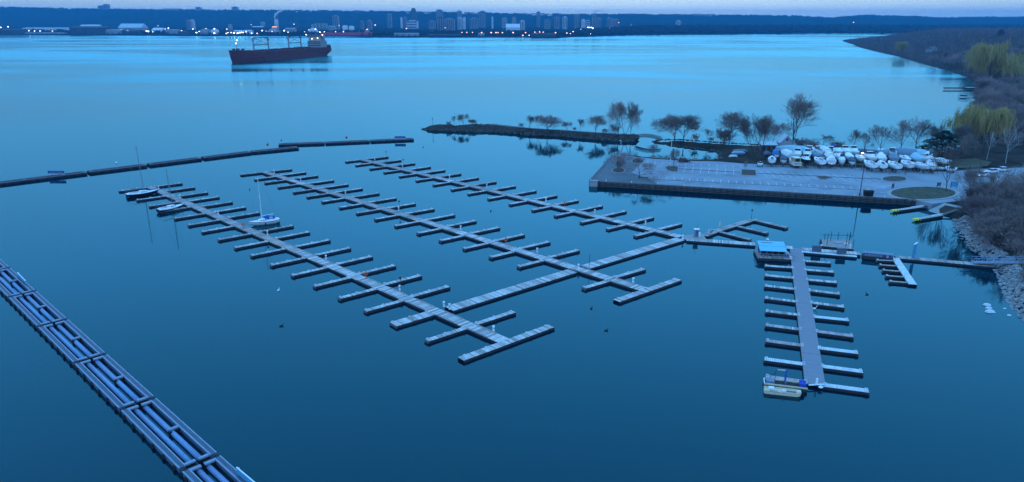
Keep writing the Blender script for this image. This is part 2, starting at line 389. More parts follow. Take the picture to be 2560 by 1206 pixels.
# ------------------------------------------------------------------ city towers: (x0, x1, ytop, distance, material, kind)
def far_z(Y, px):
    r = Y - shore_y(px)
    if Y > BROW_D - 200: return CAM_H + (HOR - lerp(BROW, px)) / 1878.0 * BROW_D - 8
    return 3 + 9 * sst(0, 1500, r) + 10 * sst(1480, 1640, px) * sst(10, 500, r) - 1.0
def tower(x0, x1, yt, dist, mt, style, label):
    a, b = D_at(x0, yt, dist), D_at(x1, yt, dist); wd = b.x - a.x; zb = far_z(dist, (x0+x1)/2); h = a.z - zb
    t = thing('tower_block', label, 'building', ((a.x + b.x)/2, dist, zb), random.uniform(-.12, .12), 'buildings of the far city')
    dp = wd * .8; body = MB().box(-wd/2, wd/2, -dp/2, dp/2, 0, h)
    body.build('wall', M[mt], t)
    if style == 'strip':
        k = max(3, int(wd / 7))
        for i in range(k):
            x = -wd/2 + wd * (i + .5) / k
            MB().box(x - wd/k*.22, x + wd/k*.22, -dp/2 - .6, -dp/2 + .2, h*.05, h*.95).build('window_strip', M['tower_dark' if mt != 'tower_dark' else 'tower'], t)
    elif style == 'floors':
        k = max(3, int(h / 9))
        for i in range(k):
            z = h * (i + .4) / k
            MB().box(-wd*.46, wd*.46, -dp/2 - .5, -dp/2 + .2, z, z + h/k*.45).build('window_band', M['tower_dark' if mt != 'tower_dark' else 'tower'], t)
    elif style == 'dome':
        MB().rings([[(wd*.5*math.cos(PI*k/12)*math.cos(a), wd*.5*math.cos(PI*k/12)*math.sin(a), h + wd*.5*math.sin(PI*k/12)) for a in [2*PI*i/12 for i in range(12)]] for k in range(6)], True, True, True).build('dome', M[mt], t)
    if style != 'dome' and h > 25:
        MB().box(-wd*.25, wd*.25, -dp*.25, dp*.25, h - .3, h + 3.5).build('roof_plant', M[mt], t)
    return t
TW = [(246, 258, 15, 5540, 'tower', 'floors'), (259, 271.5, 11.5, 5540, 'tower', 'floors'), (490, 502, 19, 5540, 'tower', 'floors'), (581, 594, 18, 5540, 'tower', 'floors'),
      (794, 802, 25, 5540, 'tower', ''), (1735, 1752, 35, 5540, 'tower', ''), (414, 449, 22, 5560, 'tower', ''), (1770, 1780, 35.5, 5540, 'tower', ''),
      (466, 476, 52, 3300, 'tower', 'strip'), (476, 485, 51, 3320, 'tower_pale', ''),
      (832, 846, 40, 3400, 'tower', 'strip'), (901, 909, 54, 3300, 'tower', 'strip'), (918, 929, 52, 3300, 'tower', 'strip'), (968, 978.5, 36, 3900, 'tower', 'strip'),
      (1001, 1006, 45, 3600, 'tower_pale', ''), (1008, 1016, 44, 3650, 'tower', 'strip'), (1018, 1044, 53, 3500, 'tower_pale', 'floors'), (1028, 1039.5, 26, 4000, 'tower_dark', 'dome'),
      (1072, 1088, 53, 3400, 'tower', 'strip'), (1090, 1107, 25.5, 4700, 'tower', 'floors'), (1092, 1110, 44, 2900, 'tower_dark', 'strip'), (1112, 1136, 48, 2860, 'tower', 'strip'),
      (1143, 1154, 28, 4500, 'tower', 'strip'), (1144, 1155, 45, 3300, 'tower_pale', 'strip'), (1157, 1164, 45, 3350, 'tower_pale', ''), (1198, 1213.5, 29.5, 3700, 'tower_dark', 'strip'),
      (1175, 1195, 46, 3500, 'tower', 'strip'), (1229, 1233, 43, 3500, 'tower_pale', ''), (1255, 1268, 45, 3600, 'tower', ''), (1280, 1290, 44, 3700, 'tower', ''),
      (1300, 1312, 53, 2850, 'tower_pale', 'strip'), (1342, 1350.5, 30.5, 3900, 'tower_dark', 'strip'), (1362, 1376, 50, 3400, 'tower', 'floors'), (1386, 1400, 44, 3400, 'tower', 'strip'),
      (1407, 1418, 43, 3350, 'tower_pale', 'strip'), (1436, 1448, 37.5, 3500, 'tower', 'strip'), (1453.5, 1463.5, 50, 3200, 'tower_pale', ''), (1465, 1475, 52, 3250, 'tower_pale', 'floors'),
      (1481, 1491.5, 35, 3500, 'tower', 'strip'), (1493, 1503.5, 46, 3350, 'tower', 'strip'), (1518, 1526.5, 45, 3300, 'tower', 'strip'), (1527.5, 1534, 48, 3330, 'tower', ''),
      (1535, 1546, 49, 3300, 'tower', 'strip'), (1691, 1702.5, 53, 3300, 'tower_pale', 'strip')]
TW.sort(key=lambda t: t[0] + t[1])
cn = {'tower': 'grey', 'tower_pale': 'pale', 'tower_dark': 'dark'}
for i, (x0, x1, yt, d, mt, st) in enumerate(TW):
    if d > 5000: lab = f'{cn[mt]} block silhouetted on the escarpment brow, {ORD[i+1]} far building from the left'
    elif st == 'dome': lab = 'dark downtown tower with a rounded top rising above the far skyline'
    else: lab = f'{cn[mt]} {"tall" if yt < 46 else "low-rise"} city tower, {ORD[i+1]} far building from the left'
    tower(x0, x1, yt, d, mt, st, lab)

# ------------------------------------------------------------------ waterfront sheds, tanks, silos
def shed(x0, x1, yt, yb, mt, label, depth=40, rise=.18, name='warehouse', roof=None):
    Y = 94000.0 / (yb - HOR) if yb > HOR + 20 else 3000.0
    Y = max(shore_y((x0+x1)/2) + 15, min(Y, 4200)); a, b = D_at(x0, yt, Y), D_at(x1, yt, Y); zb = far_z(Y, (x0+x1)/2); h = max(4., a.z - zb); wd = b.x - a.x
    t = thing(name, label, 'warehouse', ((a.x+b.x)/2, Y + depth/2, zb), 0, 'buildings of the far industrial shore')
    e = h * (1 - rise)
    MB().box(-wd/2, wd/2, -depth/2, depth/2, 0, e).build('wall', M[mt], t)
    MB().add([(-wd/2-.5, -depth/2-.6, e+.05), (wd/2+.5, -depth/2-.6, e+.05), (wd/2+.5, 0, h), (-wd/2-.5, 0, h), (-wd/2-.5, depth/2+.6, e+.05), (wd/2+.5, depth/2+.6, e+.05)],
             [(0, 1, 2, 3), (3, 2, 5, 4), (0, 3, 4), (1, 5, 2), (0, 4, 5, 1)]).build('roof', M[roof or mt], t)
    k = max(2, int(wd / 16))
    for i in range(k):
        x = -wd/2 + wd*(i+.5)/k
        MB().box(x - 2.2, x + 2.2, -depth/2 - .25, -depth/2 + .1, .1, min(5, e*.7)).build('door', M['far_dark'], t)
    return t
shed(56, 168, 69.5, 79, 'far_white', 'long white warehouse near the left end of the far shore', 60, .1)
shed(62, 158, 81.5, 86, 'far_grey', 'low pale quay shed in front of the long white warehouse', 25)
shed(0, 52, 73, 86, 'far_dark', 'dark low shed left of the long white warehouse', 50)
shed(-60, -8, 72, 86, 'far_dark', 'dark shed at the far left edge of the far shore', 50)
shed(172, 262, 66, 86, 'far_dark', 'dark broad shed right of the long white warehouse', 60)
shed(193, 240, 62, 66, 'far_grey', 'long grey roofed mill behind the dark broad shed', 60, .5, roof='house_roof')
shed(293, 351, 59.5, 66, 'far_grey', 'grey mill building with a pale ridge behind the floodlights', 60, .5, roof='house_roof')
shed(262, 300, 74, 86, 'far_grey', 'grey shed beside the leftmost floodlight cluster', 40)
shed(305, 345, 75, 86, 'far_dark', 'dark shed right of the leftmost floodlight cluster', 40)
shed(377, 402, 70, 82, 'far_white', 'small shed with a bright white sloping roof on the far shore', 45, .6)
shed(412, 440, 74, 86, 'far_grey', 'grey shed under the paired floodlights', 40)
shed(444, 466, 78, 88, 'far_dark', 'dark blue shed at the quay right of the paired floodlights', 30)
shed(583, 603, 76, 86, 'far_white', 'white boxy plant building behind the brightest quay lights', 30)
shed(606, 626, 75.5, 86, 'far_white', 'white plant building right of the brightest quay lights', 30)
shed(630, 655, 66, 80, 'far_dark', 'dark plant with a pale flat roof left of the bulk pile', 30, .2, roof='house_roof')
shed(712, 735, 70, 86, 'far_grey', 'grey conveyor house right of the bulk pile', 30)
shed(736, 745, 68, 84, 'far_dark', 'dark narrow tower house right of the bulk pile', 20)
shed(820, 836, 65, 80, 'far_grey', 'grey silo annex behind the red moored ship', 30)
shed(1265, 1300, 60, 68, 'far_white', 'low white roofed hall left of the pale lakeside tower', 40, .5)
shed(1560, 1600, 75, 82, 'far_grey', 'long low pale building in the wood right of the city', 30)
shed(1603, 1637, 74, 80, 'far_grey', 'second long low pale building in the far wood', 30)
shed(985, 1045, 83, 93, 'far_grey', 'pale low pier building left of the twin lakeside towers', 30)
shed(1070, 1150, 86, 93, 'far_dark', 'low dark terminal in front of the twin lakeside towers', 30)
shed(1195, 1210, 83, 92, 'far_grey', 'small grey pier building right of the twin lakeside towers', 25)
shed(1330, 1390, 84, 95, 'far_dark', 'dark marina building among pink lights on the city waterfront', 30)
def tank(xc, yc_top, yb, wpx, label, mt='far_grey', dome=True):
    Y = max(shore_y(xc) + 25, 94000.0/(yb-HOR)); a = D_at(xc, yc_top, Y); r = wpx/2/1878.0*Y; zb = far_z(Y, xc); h = a.z - zb
    t = thing('storage_tank', label, 'storage tank', (a.x, Y, zb), 0, 'tanks and silos of the far industrial shore')
    MB().lathe([(r, 0), (r, h)], 16).build('tank_wall', M[mt], t, True)
    MB().lathe([(r*1.03, h - .6), (r*1.03, h), (r*.6, h + r*.22), (.1, h + r*.3)], 16).build('tank_roof', M[mt], t, True)
    MB().tube((r*.9, -r*.6, 0), (r*.9, -r*.6, h + 2), .35).build('ladder', M['far_dark'], t)
    return t
tank(513, 76, 87, 25, 'broad low storage tank, left of a pair, far shore')
tank(537, 76, 87, 19, 'smaller pale storage tank right of the broad low tank', 'far_white')
tank(575, 62, 84, 10, 'narrow grey process tower left of the brightest quay lights')
tank(657, 56, 72, 11, 'round topped grey tank left of the steaming stack')
for i, (x, yt, yb, wpx) in enumerate([(782, 62, 82, 8), (790, 60, 82, 8), (799, 60, 82, 8), (807, 59, 82, 8), (815, 60, 82, 8)]):
    tank(x, yt, yb, wpx, f'{ORD[i+1]} grain silo from the left in the row behind the ship stern', 'far_grey')
tank(863, 66, 82, 14, 'left of two fat pale silos behind the red moored ship', 'far_white')
tank(879, 67, 82, 13, 'right of two fat pale silos behind the red moored ship', 'far_white')
# dome, bulk pile, stack with plume, crane, mast
def pxm(Y): return Y / 1878.0
Y = 2640.; k = D_at(784, 84, Y)
t = thing('storage_dome', 'pale rounded storage dome left of the red moored ship', 'dome', (k.x, Y, 2.5))
r = 14 * pxm(Y)
MB().rings([[(r*math.cos(a)*math.cos(b), r*math.cos(a)*math.sin(b), r*1.05*math.sin(a)) for b in [2*PI*i/20 for i in range(20)]] for a in [PI/2*j/8*.99 for j in range(9)]], True, True, True).build('shell', M['tower_pale'], t, True)
MB().box(-3, 3, -r - 2, -r*.8, 0, 5).build('door', M['far_dark'], t)
Y = 2630.; k = D_at(684, 86, Y)
t = thing('bulk_pile', 'conical pale bulk pile under an orange lit gantry', 'bulk pile', (k.x, Y, 2.5))
pile = MB(); q = random.Random(4); R = 26 * pxm(Y)
pile.rings([[(R*(1-j/6.)*math.cos(a)*q.uniform(.92, 1.06), R*.7*(1-j/6.)*math.sin(a)*q.uniform(.92, 1.06), 22*j/6.) for a in [2*PI*i/18 for i in range(18)]] for j in range(6)] + [[(0, 0, 22.5)] * 18], True)
pile.build('heap', M['salt'], t, True)
MB().tube((4, 2, 20), (38, 2, 4), 1.6, 1.6, 6).build('conveyor', M['far_grey'], t)
g = MB().box(-3, 17, -1, 1, 23, 25).build('gantry', M['far_grey'], t)
MB().box(-2, 15, -1.6, -1.1, 23.2, 25).build('lamp_strip', glow('orange gantry light', (1, .35, .15), 3.5), g)
Y = 3150.; k = D_at(690, 47, Y); zb = far_z(Y, 690)
t = thing('smoke_stack', 'wide grey stack with a bending steam plume on the far shore', 'smokestack', (k.x, Y, zb))
h = k.z - zb
MB().lathe([(8.5, 0), (7.6, h)], 14).build('stack', M['tower_pale'], t, True)
MB().lathe([(8.0, h - 3), (8.0, h + .8), (6, h + .8)], 14).build('rim', M['tower'], t, True)
# steam: soft white puffs, half transparent
sm = bpy.data.materials.new('steam plume'); sm.use_nodes = True
sn = sm.node_tree; sn.nodes.remove(sn.nodes['Principled BSDF']); df = sn.nodes.new('ShaderNodeBsdfDiffuse'); df.inputs['Color'].default_value = (.95, .97, 1, 1)
tp = sn.nodes.new('ShaderNodeBsdfTransparent'); ms = sn.nodes.new('ShaderNodeMixShader'); ms.inputs[0].default_value = .55
sn.links.new(tp.outputs[0], ms.inputs[1]); sn.links.new(df.outputs[0], ms.inputs[2]); sn.links.new(ms.outputs[0], sn.nodes['Material Output'].inputs['Surface'])
mb = MB(); q = random.Random(9)
for j in range(46):
    u = (j + q.random())/46.; cx = -4 + 28*u*u + 3*u; cz = h + 1 + 31*u**.8; rr = 2.2 + 2.6*math.sin(min(1, u*1.2)*2.6)
    mb.ball((cx + q.uniform(-1, 1)*rr, q.uniform(-1, 1)*rr, cz + q.uniform(-.6, .6)*rr), rr*q.uniform(.6, 1.0), 8, 5, q.uniform(.8, 1.3), 1, q.uniform(.7, 1))
pl = mb.build('steam_plume', sm, None, True); pl.location = t.location
pl['kind'] = 'stuff'; pl['label'] = 'white steam plume leaning right above the grey stack'; pl['category'] = 'steam'
Y = 5540.; k = D_at(699, 16, Y); z0 = far_z(Y, 699)
t = thing('radio_mast', 'thin radio mast on the escarpment above the steaming stack', 'mast', (k.x, Y, z0))
MB().tube((0, 0, 0), (0, 0, k.z - z0), 1.0, .5, 4).build('mast', M['far_dark'], t); MB().box(-1.6, 1.6, -1.6, 1.6, (k.z-z0)*.8, (k.z-z0)*.84).build('platform', M['far_dark'], t)
Y = 3490.; k = D_at(1492, 34, Y); z0 = far_z(Y, 1492)
t = thing('tower_crane', 'tower crane above the greenish tower in the far city', 'crane', (k.x, Y + 6, z0)); H = D_at(1492, 28, Y).z - z0
MB().tube((0, 0, 0), (0, 0, H), 1.0, 1.0, 4).build('mast', M['far_grey'], t); MB().box(-14, 28, -.7, .7, H, H + 1.3).build('jib', M['far_grey'], t)
MB().box(-14, -9, -1, 1, H - 2.2, H).build('counterweight', M['far_dark'], t); MB().tube((0, 0, H + 1), (0, 0, H + 6), .7, .3, 4).build('apex', M['far_grey'], t)
Y = 2560.; k = D_at(1082, 90, Y)
t = thing('dock_crane', 'yellowish dock crane on the quay before the twin lakeside towers', 'crane', (k.x, Y, 2.0))
MB().box(-3, 3, -3, 3, 0, 6).build('cab', M['rust'], t); MB().tube((0, 0, 6), (0, 0, 16), 1, .6, 4).build('mast', M['rust'], t); MB().tube((0, 0, 13), (-12, 0, 11), .6, .4, 4).build('boom', M['rust'], t)
t = thing('water_sign_spire', 'tiny pale church spire in the far wood right of the city', 'spire', (*D_at(1578, 62, 3200)[:2], 14))
MB().lathe([(3.5, 0), (3.5, 9)], 4).build('tower', M['tower_pale'], t); MB().lathe([(3.9, 9), (.1, 22)], 4).build('steeple', M['tower_pale'], t)
t.name = 'church_spire'

# ------------------------------------------------------------------ lights of the far shore
LW = [(2, 69), (20, 67.5), (-20, 75), (17, 76), (41, 76), (72, 77.5), (86, 78), (100, 78), (131, 78), (272, 78), (280, 80), (285, 76), (298, 73), (303, 74), (307, 78), (319, 76.5),
      (366, 78), (371, 79), (382, 80), (413, 72), (421, 71), (446, 77), (454, 77), (482, 73), (491, 82), (498, 79), (515, 72.5), (536, 72.5), (536, 83.5), (567, 73.5), (566, 84), (570, 82),
      (578, 82), (585, 83), (594, 83.5), (600, 82), (604, 81), (608, 81.5), (615, 80), (629, 83.5), (665, 78.5), (655, 77), (680, 79), (710, 77), (719, 74), (761, 80), (720, 81)]
LP = [(316, 28), (395, 65), (628, 62), (735, 61), (643, 84), (772, 75), (848, 64), (938, 63), (1016, 72), (1113, 70), (1125, 55), (1155, 81.5), (1167, 81.5), (1181, 81.5), (1204, 82), (1228, 82),
      (1240, 82), (1245, 82), (1256, 82), (1283, 82), (1307, 89), (1314, 82), (1323, 89), (1337, 81), (1349, 80.5), (1353, 89), (1358, 81), (1371, 89), (1377, 88.5), (1383, 89), (1389, 82),
      (1417, 83), (1426, 84.5), (1433, 79.5), (1452, 73.5), (1456, 79), (1476, 85), (1547, 57), (2134, 56.5)]
LC = [(1470, 69), (1474, 69), (1478, 69), (1482, 71), (1521, 73), (1524, 71), (1822.6, 80), (1340, 85)]
me_pole = MB().tube((0, 0, -9), (0, 0, -.3), .22, .15, 5).mesh('pole', M['far_grey'])
def head_mesh(mm, s):
    me = MB().ball((0, 0, 0), s, 8, 5, 1.25, 1, .8).mesh('lamp_head', mm, True); return me
hm = {'w': [head_mesh(M['lamp_white'], s) for s in (1.2, 1.6, 2.1)], 'p': [head_mesh(M['lamp_pink'], s) for s in (1.2, 1.5, 1.7)], 'c': [head_mesh(M['lamp_cool'], s) for s in (1.4, 1.8, 2.2)]}
q = random.Random(8)
for key, pts, lab in (('w', LW, 'warm white floodlight, {} from the left along the far industrial shore'), ('p', LP, 'small pinkish lamp, {} from the left along the far city shore'), ('c', LC, 'cool white lamp, {} from the left on the far shore at downtown')):
    for i_, (x, y) in enumerate(sorted(pts)):
        if y < 40: Y = 5500.
        elif y > 74: Y = shore_y(x) + q.uniform(18, 60) if y > 80 else shore_y(x) + q.uniform(60, 260)
        else: Y = shore_y(x) + q.uniform(300, 700)
        k = D_at(x, y, Y)
        if k.z < 4: k.z = 4.2
        t = thing('lamp_post', lab.format(ORD[i_+1]), 'lamp', k, 0, {'w': 'floodlights of the far industrial shore', 'p': 'pink lamps of the far city shore', 'c': 'cool lamps right of downtown'}[key])
        link('pole', me_pole, t); link('lamp_head', q.choice(hm[key]), t)

# ------------------------------------------------------------------ bulk carrier at anchor
def hull_rings(L, B, D, bow_rise, draft_bow=0., n=26, stern_taper=.75):
    R = []
    for i in range(n):
        u = i / (n - 1.); x = -L/2 + L*u
        if u > .82: wv = math.sqrt(max(0, 1 - ((u - .82)/.18)**2.2)) * .99 + .01
        elif u < .1: wv = stern_taper + (1 - stern_taper) * (u/.1)**.6
        else: wv = 1
        wb = wv * (1 if .15 < u < .8 else (.86 if u >= .8 else .45 + .5*u/.15))
        zt = D + bow_rise * sst(.88, .93, u)
        xo = (L*.02) * sst(.9, 1, u)
        zk = -1.0 if u > .06 else 2.6 - 60*u
        b, c = B/2*wv, B/2*wb
        R.append([(x + xo, -b, zt), (x + xo*.5, -b*.99, D*.5), (x, -c, zk), (x, c, zk), (x + xo*.5, b*.99, D*.5), (x + xo, b, zt)])
    return R
bow, stern = G(583, 159.5, 0), G(815, 138, 0)
L = (bow - stern).length; mid = (bow + stern) / 2
ship = thing('bulk_carrier', 'dark red bulk carrier with deck cranes anchored in the harbour', 'ship', (mid.x, mid.y, 0), ang(stern, bow))
B = 26.; Dk = 12.0
MB().rings(hull_rings(L, B, Dk, 3.2), True, True, True).build('hull', M['hull_red'], ship)
dk = hull_rings(L, B - .6, Dk, 3.2)
o = MB().add([p for r in dk for p in (r[0], r[5])], [(2*i, 2*i+2, 2*i+3, 2*i+1) for i in range(len(dk)-1)]).build('deck', M['ship_dark'], ship); o.location.z = .05
for i in range(5):
    x = L*.33 - i*L*.135
    MB().box(x - L*.045, x + L*.045, -8, 8, Dk + .06, Dk + 1.8).build('hatch_cover', M['hull_red'], ship)
for i, x in enumerate((L*.30, L*.155, -L*.06, -L*.2)):
    c = MB().lathe([(1.1, Dk), (.9, Dk + 13)], 8, x, 0).build('crane_post', M['far_grey'], ship)
    MB().box(x - 1.1, x + 1.1, -1.2, 1.2, Dk + 13, Dk + 16).build('crane_cab', M['far_grey'], c)
for x0, x1 in ((L*.30, L*.155), (-L*.06, -L*.2)):
    mb = MB(); zt = Dk + 16.5
    mb.tube((x0, 0, zt), (x1, 0, zt), .45, .45, 4); mb.tube((x0, 0, Dk + 8), (x1, 0, Dk + 8), .45, .45, 4)
    mb.tube((x0, 0, zt), (x1, 0, Dk + 8), .22, .22, 4); mb.tube((x0, 0, Dk + 8), (x1, 0, zt), .22, .22, 4)
    mb.build('crane_boom', M['far_dark'], ship)
sx = -L*.40; lamp_s = head_mesh(M['lamp_white'], .75)
sup = MB().box(sx - 8, sx + 9, -B*.42, B*.42, Dk + .05, Dk + 9).build('superstructure', M['ship_white'], ship)
MB().box(sx - 6, sx + 7, -B*.36, B*.36, Dk + 9, Dk + 14).build('bridge_deck', M['ship_white'], sup)
MB().box(sx - 1, sx + 6.5, -B*.5, B*.5, Dk + 14.02, Dk + 17).build('bridge', M['ship_white'], sup)
MB().box(sx + 6.4, sx + 6.8, -B*.46, B*.46, Dk + 15.1, Dk + 16.5).build('bridge_window', M['glass'], sup)
for zf in (2.5, 5.2, 7.4):
    MB().box(sx + 8.8, sx + 9.2, -B*.38, B*.38, Dk + zf, Dk + zf + .9).build('window_band', M['glass'], sup)
MB().box(sx - 15, sx - 9, -3.5, 3.5, Dk + .05, Dk + 15).build('funnel', M['ship_dark'], ship)
MB().tube((sx + 2, 0, Dk + 17), (sx + 2, 0, Dk + 25), .5, .25, 5).build('mast', M['ship_white'], ship)
MB().tube((L*.455, 0, Dk + 3), (L*.455, 0, Dk + 14), .4, .2, 5).build('fore_mast', M['far_grey'], ship)
MB().tube((L*.41, 4, Dk + 3), (L*.41, 4, Dk + 8), .25, .2, 5).build('stay_post', M['far_grey'], ship)
mb = MB()
for x, y in ((L*.47, 3), (L*.45, -5), (L*.44, 6), (L*.43, -2)): mb.box(x - 1.3, x + 1.3, y - 1.2, y + 1.2, Dk + 3.22, Dk + 4.9)
mb.build('windlass', M['ship_dark'], ship)
MB().box(-L/2 + 1, -L/2 + 26, -B*.36, B*.36, Dk, Dk + 3).build('poop_deck', M['hull_red'], ship)
for p in ((sx + 7, -B*.5, Dk + 17.6), (sx + 7, B*.5, Dk + 17.4), (sx + 9.3, -3, Dk + 12), (sx + 9.3, 6, Dk + 13), (sx + 2, 0, Dk + 25), (sx - 3, 4, Dk + 21), (L*.455, 0, Dk + 11), (L*.445, 0, Dk + 14.5)):
    link('lamp', lamp_s, ship, p)
MB().ball((-L/2 + 1.0, -5, 3.2), .6, 8, 5).build('stern_lamp', M['lamp_white'], ship)
# red lake freighter along the far quay
a, b = D_at(801, 92, 2380), D_at(932, 92, 2395); L2 = (b - a).length
s2 = thing('lake_freighter', 'long red freighter moored along the far quay before the silos', 'ship', ((a.x+b.x)/2, 2388, 0), 0, None)
MB().rings(hull_rings(L2, 20, 11.5, 1.5), True, True, True).build('hull', M['hull_red2'], s2)
MB().box(-L2*.47, L2*.44, -8.5, 8.5, 11.52, 11.9).build('deck', M['ship_dark'], s2)
hs = MB().box(L2*.36, L2*.44, -8, 8, 11.9, 17).build('superstructure', M['ship_white'], s2)
MB().box(L2*.37, L2*.43, -6.5, 6.5, 17, 20).build('bridge', M['ship_white'], hs)
MB().box(L2*.40, L2*.42, -2, 2, 20, 24).build('funnel', M['hull_red2'], s2)
for x in (-L2*.3, L2*.1, L2*.25): MB().tube((x, 0, 11.9), (x, 0, 22), .8, .6, 6).build('deck_crane', M['ship_white'], s2)
for x in (-L2*.42, -L2*.2, -L2*.05, L2*.41): link('lamp', hm['p'][1] if x > 0 else hm['w'][0], s2, (x, -6, 14 if x < 0 else 21))
# ------------------------------------------------------------------ the air: one even haze round everything
hz = bpy.data.materials.new('evening haze'); hz.use_nodes = True
hn = hz.node_tree; hn.nodes.remove(hn.nodes['Principled BSDF']); pv = hn.nodes.new('ShaderNodeVolumePrincipled')
pv.inputs['Color'].default_value = (0.06, 0.55, 1.0, 1); pv.inputs['Density'].default_value = 0.00011
pv.inputs['Anisotropy'].default_value = 0.0
hn.links.new(pv.outputs[0], hn.nodes['Material Output'].inputs['Volume'])
haze = MB().box(-14000, 14000, -390, 14500, -5, 215).build('haze', hz)
haze['kind'] = 'stuff'; haze['label'] = 'thin blue evening haze over the whole harbour'; haze['category'] = 'haze'
# ------------------------------------------------------------------ land on the right: shoreline polygon and height field
SHPX = [(2620, 850), (2560, 795), (2545, 780), (2528, 758), (2507, 716), (2499, 684), (2480, 652), (2437, 628), (2410, 594), (2384, 548), (2340, 534), (2318, 521), (2292, 503),
        (2150, 488), (1800, 470), (1486, 452), (1540, 390), (1640, 399), (1720, 403), (1783, 402), (1800, 394), (1808, 387), (1795, 381), (1770, 375), (1730, 371), (1680, 364),
        (1642, 358.5), (1636, 354), (1652, 349), (1700, 349.5), (1760, 354), (1870, 361), (1990, 367), (2100, 374), (2200, 380), (2300, 384), (2388, 379), (2408, 360), (2416, 320),
        (2421, 290), (2428, 255), (2434, 228), (2433, 206), (2410, 192), (2380, 182), (2330, 167), (2290, 156), (2240, 141), (2190, 130), (2150, 120), (2130, 111), (2107, 104),
        (2106, 101), (2140, 97.5), (2170, 94), (2230, 89), (2300, 87.5), (2700, 87)]
POLY = [G(x, y, 1.3 if 28 <= k <= 35 else 0)[:2] for k, (x, y) in enumerate(SHPX)] + [(4200, 2300), (4200, 60), (260, 60)]
PA = np.array(POLY)
def sdf(x, y):
    """signed distance to the shoreline, positive inland (arrays)"""
    x = np.asarray(x, float); y = np.asarray(y, float); d = np.full(x.shape, 1e9); ins = np.zeros(x.shape, bool)
    for i in range(len(PA)):
        ax, ay = PA[i]; bx, by = PA[(i+1) % len(PA)]; ex, ey = bx - ax, by - ay
        t = np.clip(((x-ax)*ex + (y-ay)*ey) / (ex*ex + ey*ey + 1e-9), 0, 1)
        d = np.minimum(d, np.hypot(x - ax - t*ex, y - ay - t*ey))
        c = ((ay > y) != (by > y)) & (x < (bx-ax)*(y-ay)/(by-ay+1e-12) + ax); ins ^= c
    return np.where(ins, d, -d)
def nsst(a, b, v):
    t = np.clip((v-a)/(b-a), 0, 1); return t*t*(3-2*t)
def land_z(x, y):
    d = sdf(x, y); x = np.asarray(x, float); y = np.asarray(y, float)
    bank = np.clip(d*.55 - .25, -3, 1.35)
    right = nsst(150, 200, x - (y-200)*.12)
    hill = nsst(12, 190, d) * (23 * nsst(300, 520, y) + 5*right*(1 - nsst(300, 520, y)))
    bump = (np.sin(x*.21+y*.13)*np.sin(x*.09-y*.17))*.18 * nsst(1, 8, d) * nsst(150, 175, x-(y-200)*.2)
    return bank + hill + bump
def lz(x, y): return float(land_z(np.array([x]), np.array([y]))[0])
def grid_obj(name, xs, ys, m):
    X, Y = np.meshgrid(xs, ys); Z = land_z(X.ravel(), Y.ravel()); n = len(xs)
    vs = list(zip(X.ravel().tolist(), Y.ravel().tolist(), Z.tolist())); Zr = Z.reshape(X.shape)
    fs = [(j*n+i, j*n+i+1, (j+1)*n+i+1, (j+1)*n+i) for j in range(len(ys)-1) for i in range(n-1) if max(Zr[j, i], Zr[j, i+1], Zr[j+1, i], Zr[j+1, i+1]) > -2.5]
    return struct(name, MB().add(vs, fs), m, True)
grid_obj('ground', np.arange(20, 420, 2.5), np.arange(70, 402.6, 2.5), M['litter'])
grid_obj('ground', np.arange(20, 1900, 12.0), np.arange(402.5, 2420, 12.0), M['litter'])

# spit (breakwater island) with its own outline
SPIT = [(1057, 323.5), (1076, 317), (1110, 315), (1150, 313), (1188, 308.5), (1230, 309), (1262, 312), (1300, 317), (1360, 322), (1450, 328), (1540, 334), (1586, 339), (1597, 347),
        (1588, 355), (1550, 356), (1500, 351), (1450, 346.5), (1390, 341), (1330, 339.5), (1290, 335), (1240, 331.5), (1160, 330), (1130, 328), (1068, 327)]
sp = [G(x, y, 1.75 if 2 < k < 11 else (.8 if k in (1, 2, 11) else 0)) for k, (x, y) in enumerate(SPIT)]
for p_ in sp: p_.z = 0
far_e, near_e = sp[:13], [sp[0]] + sp[:12:-1]
def resamp(pts, n):
    ln = [0]
    for a, b in zip(pts[:-1], pts[1:]): ln.append(ln[-1] + (b-a).length)
    res = []
    for i in range(n):
        s_ = ln[-1]*i/(n-1.); k = max(j for j in range(len(ln)) if ln[j] <= s_ + 1e-6); k = min(k, len(pts)-2)
        res.append(pts[k].lerp(pts[k+1], (s_-ln[k])/max(1e-6, ln[k+1]-ln[k])))
    return res
A_, B_ = resamp(far_e, 70), resamp(near_e, 70); q = random.Random(5); mb = MB(); rg = []
spit_mid = []
for i, (a, b) in enumerate(zip(A_, B_)):
    wd = (a-b).length; h = 1.9*min(1, wd/10.) * (1 if 0 < i < 69 else .2); row = []
    for j, u in enumerate((0, .12, .25, .4, .6, .75, .88, 1)):
        p = b.lerp(a, u); z = (-.4, .55*h, .95*h, h*1.05, h*1.05, h, .5*h, -.4)[j] + (q.uniform(-.15, .15) if 0 < j < 7 else 0)
        row.append((p.x, p.y, z))
    rg.append(row); spit_mid.append(b.lerp(a, .6))
struct('spit', mb.rings(rg, False), M['litter'], True)
# gravel path along the spit and the causeway
pm = MB(); pts = [Vector((p.x, p.y, 0)) for p in spit_mid[20:69]]
for a, b, k in zip(pts[:-1], pts[1:], range(99)):
    d = (b-a).normalized(); nn = Vector((-d.y, d.x, 0))*1.1; za, zb_ = [2.14 if 3 < kk < 46 else 2.05 for kk in (k, k+1)]
    pm.add([(a-nn)[:2]+(za,), (b-nn)[:2]+(zb_,), (b+nn)[:2]+(zb_,), (a+nn)[:2]+(za,)], [(0, 1, 2, 3)])
struct('path', pm, M['paving'])

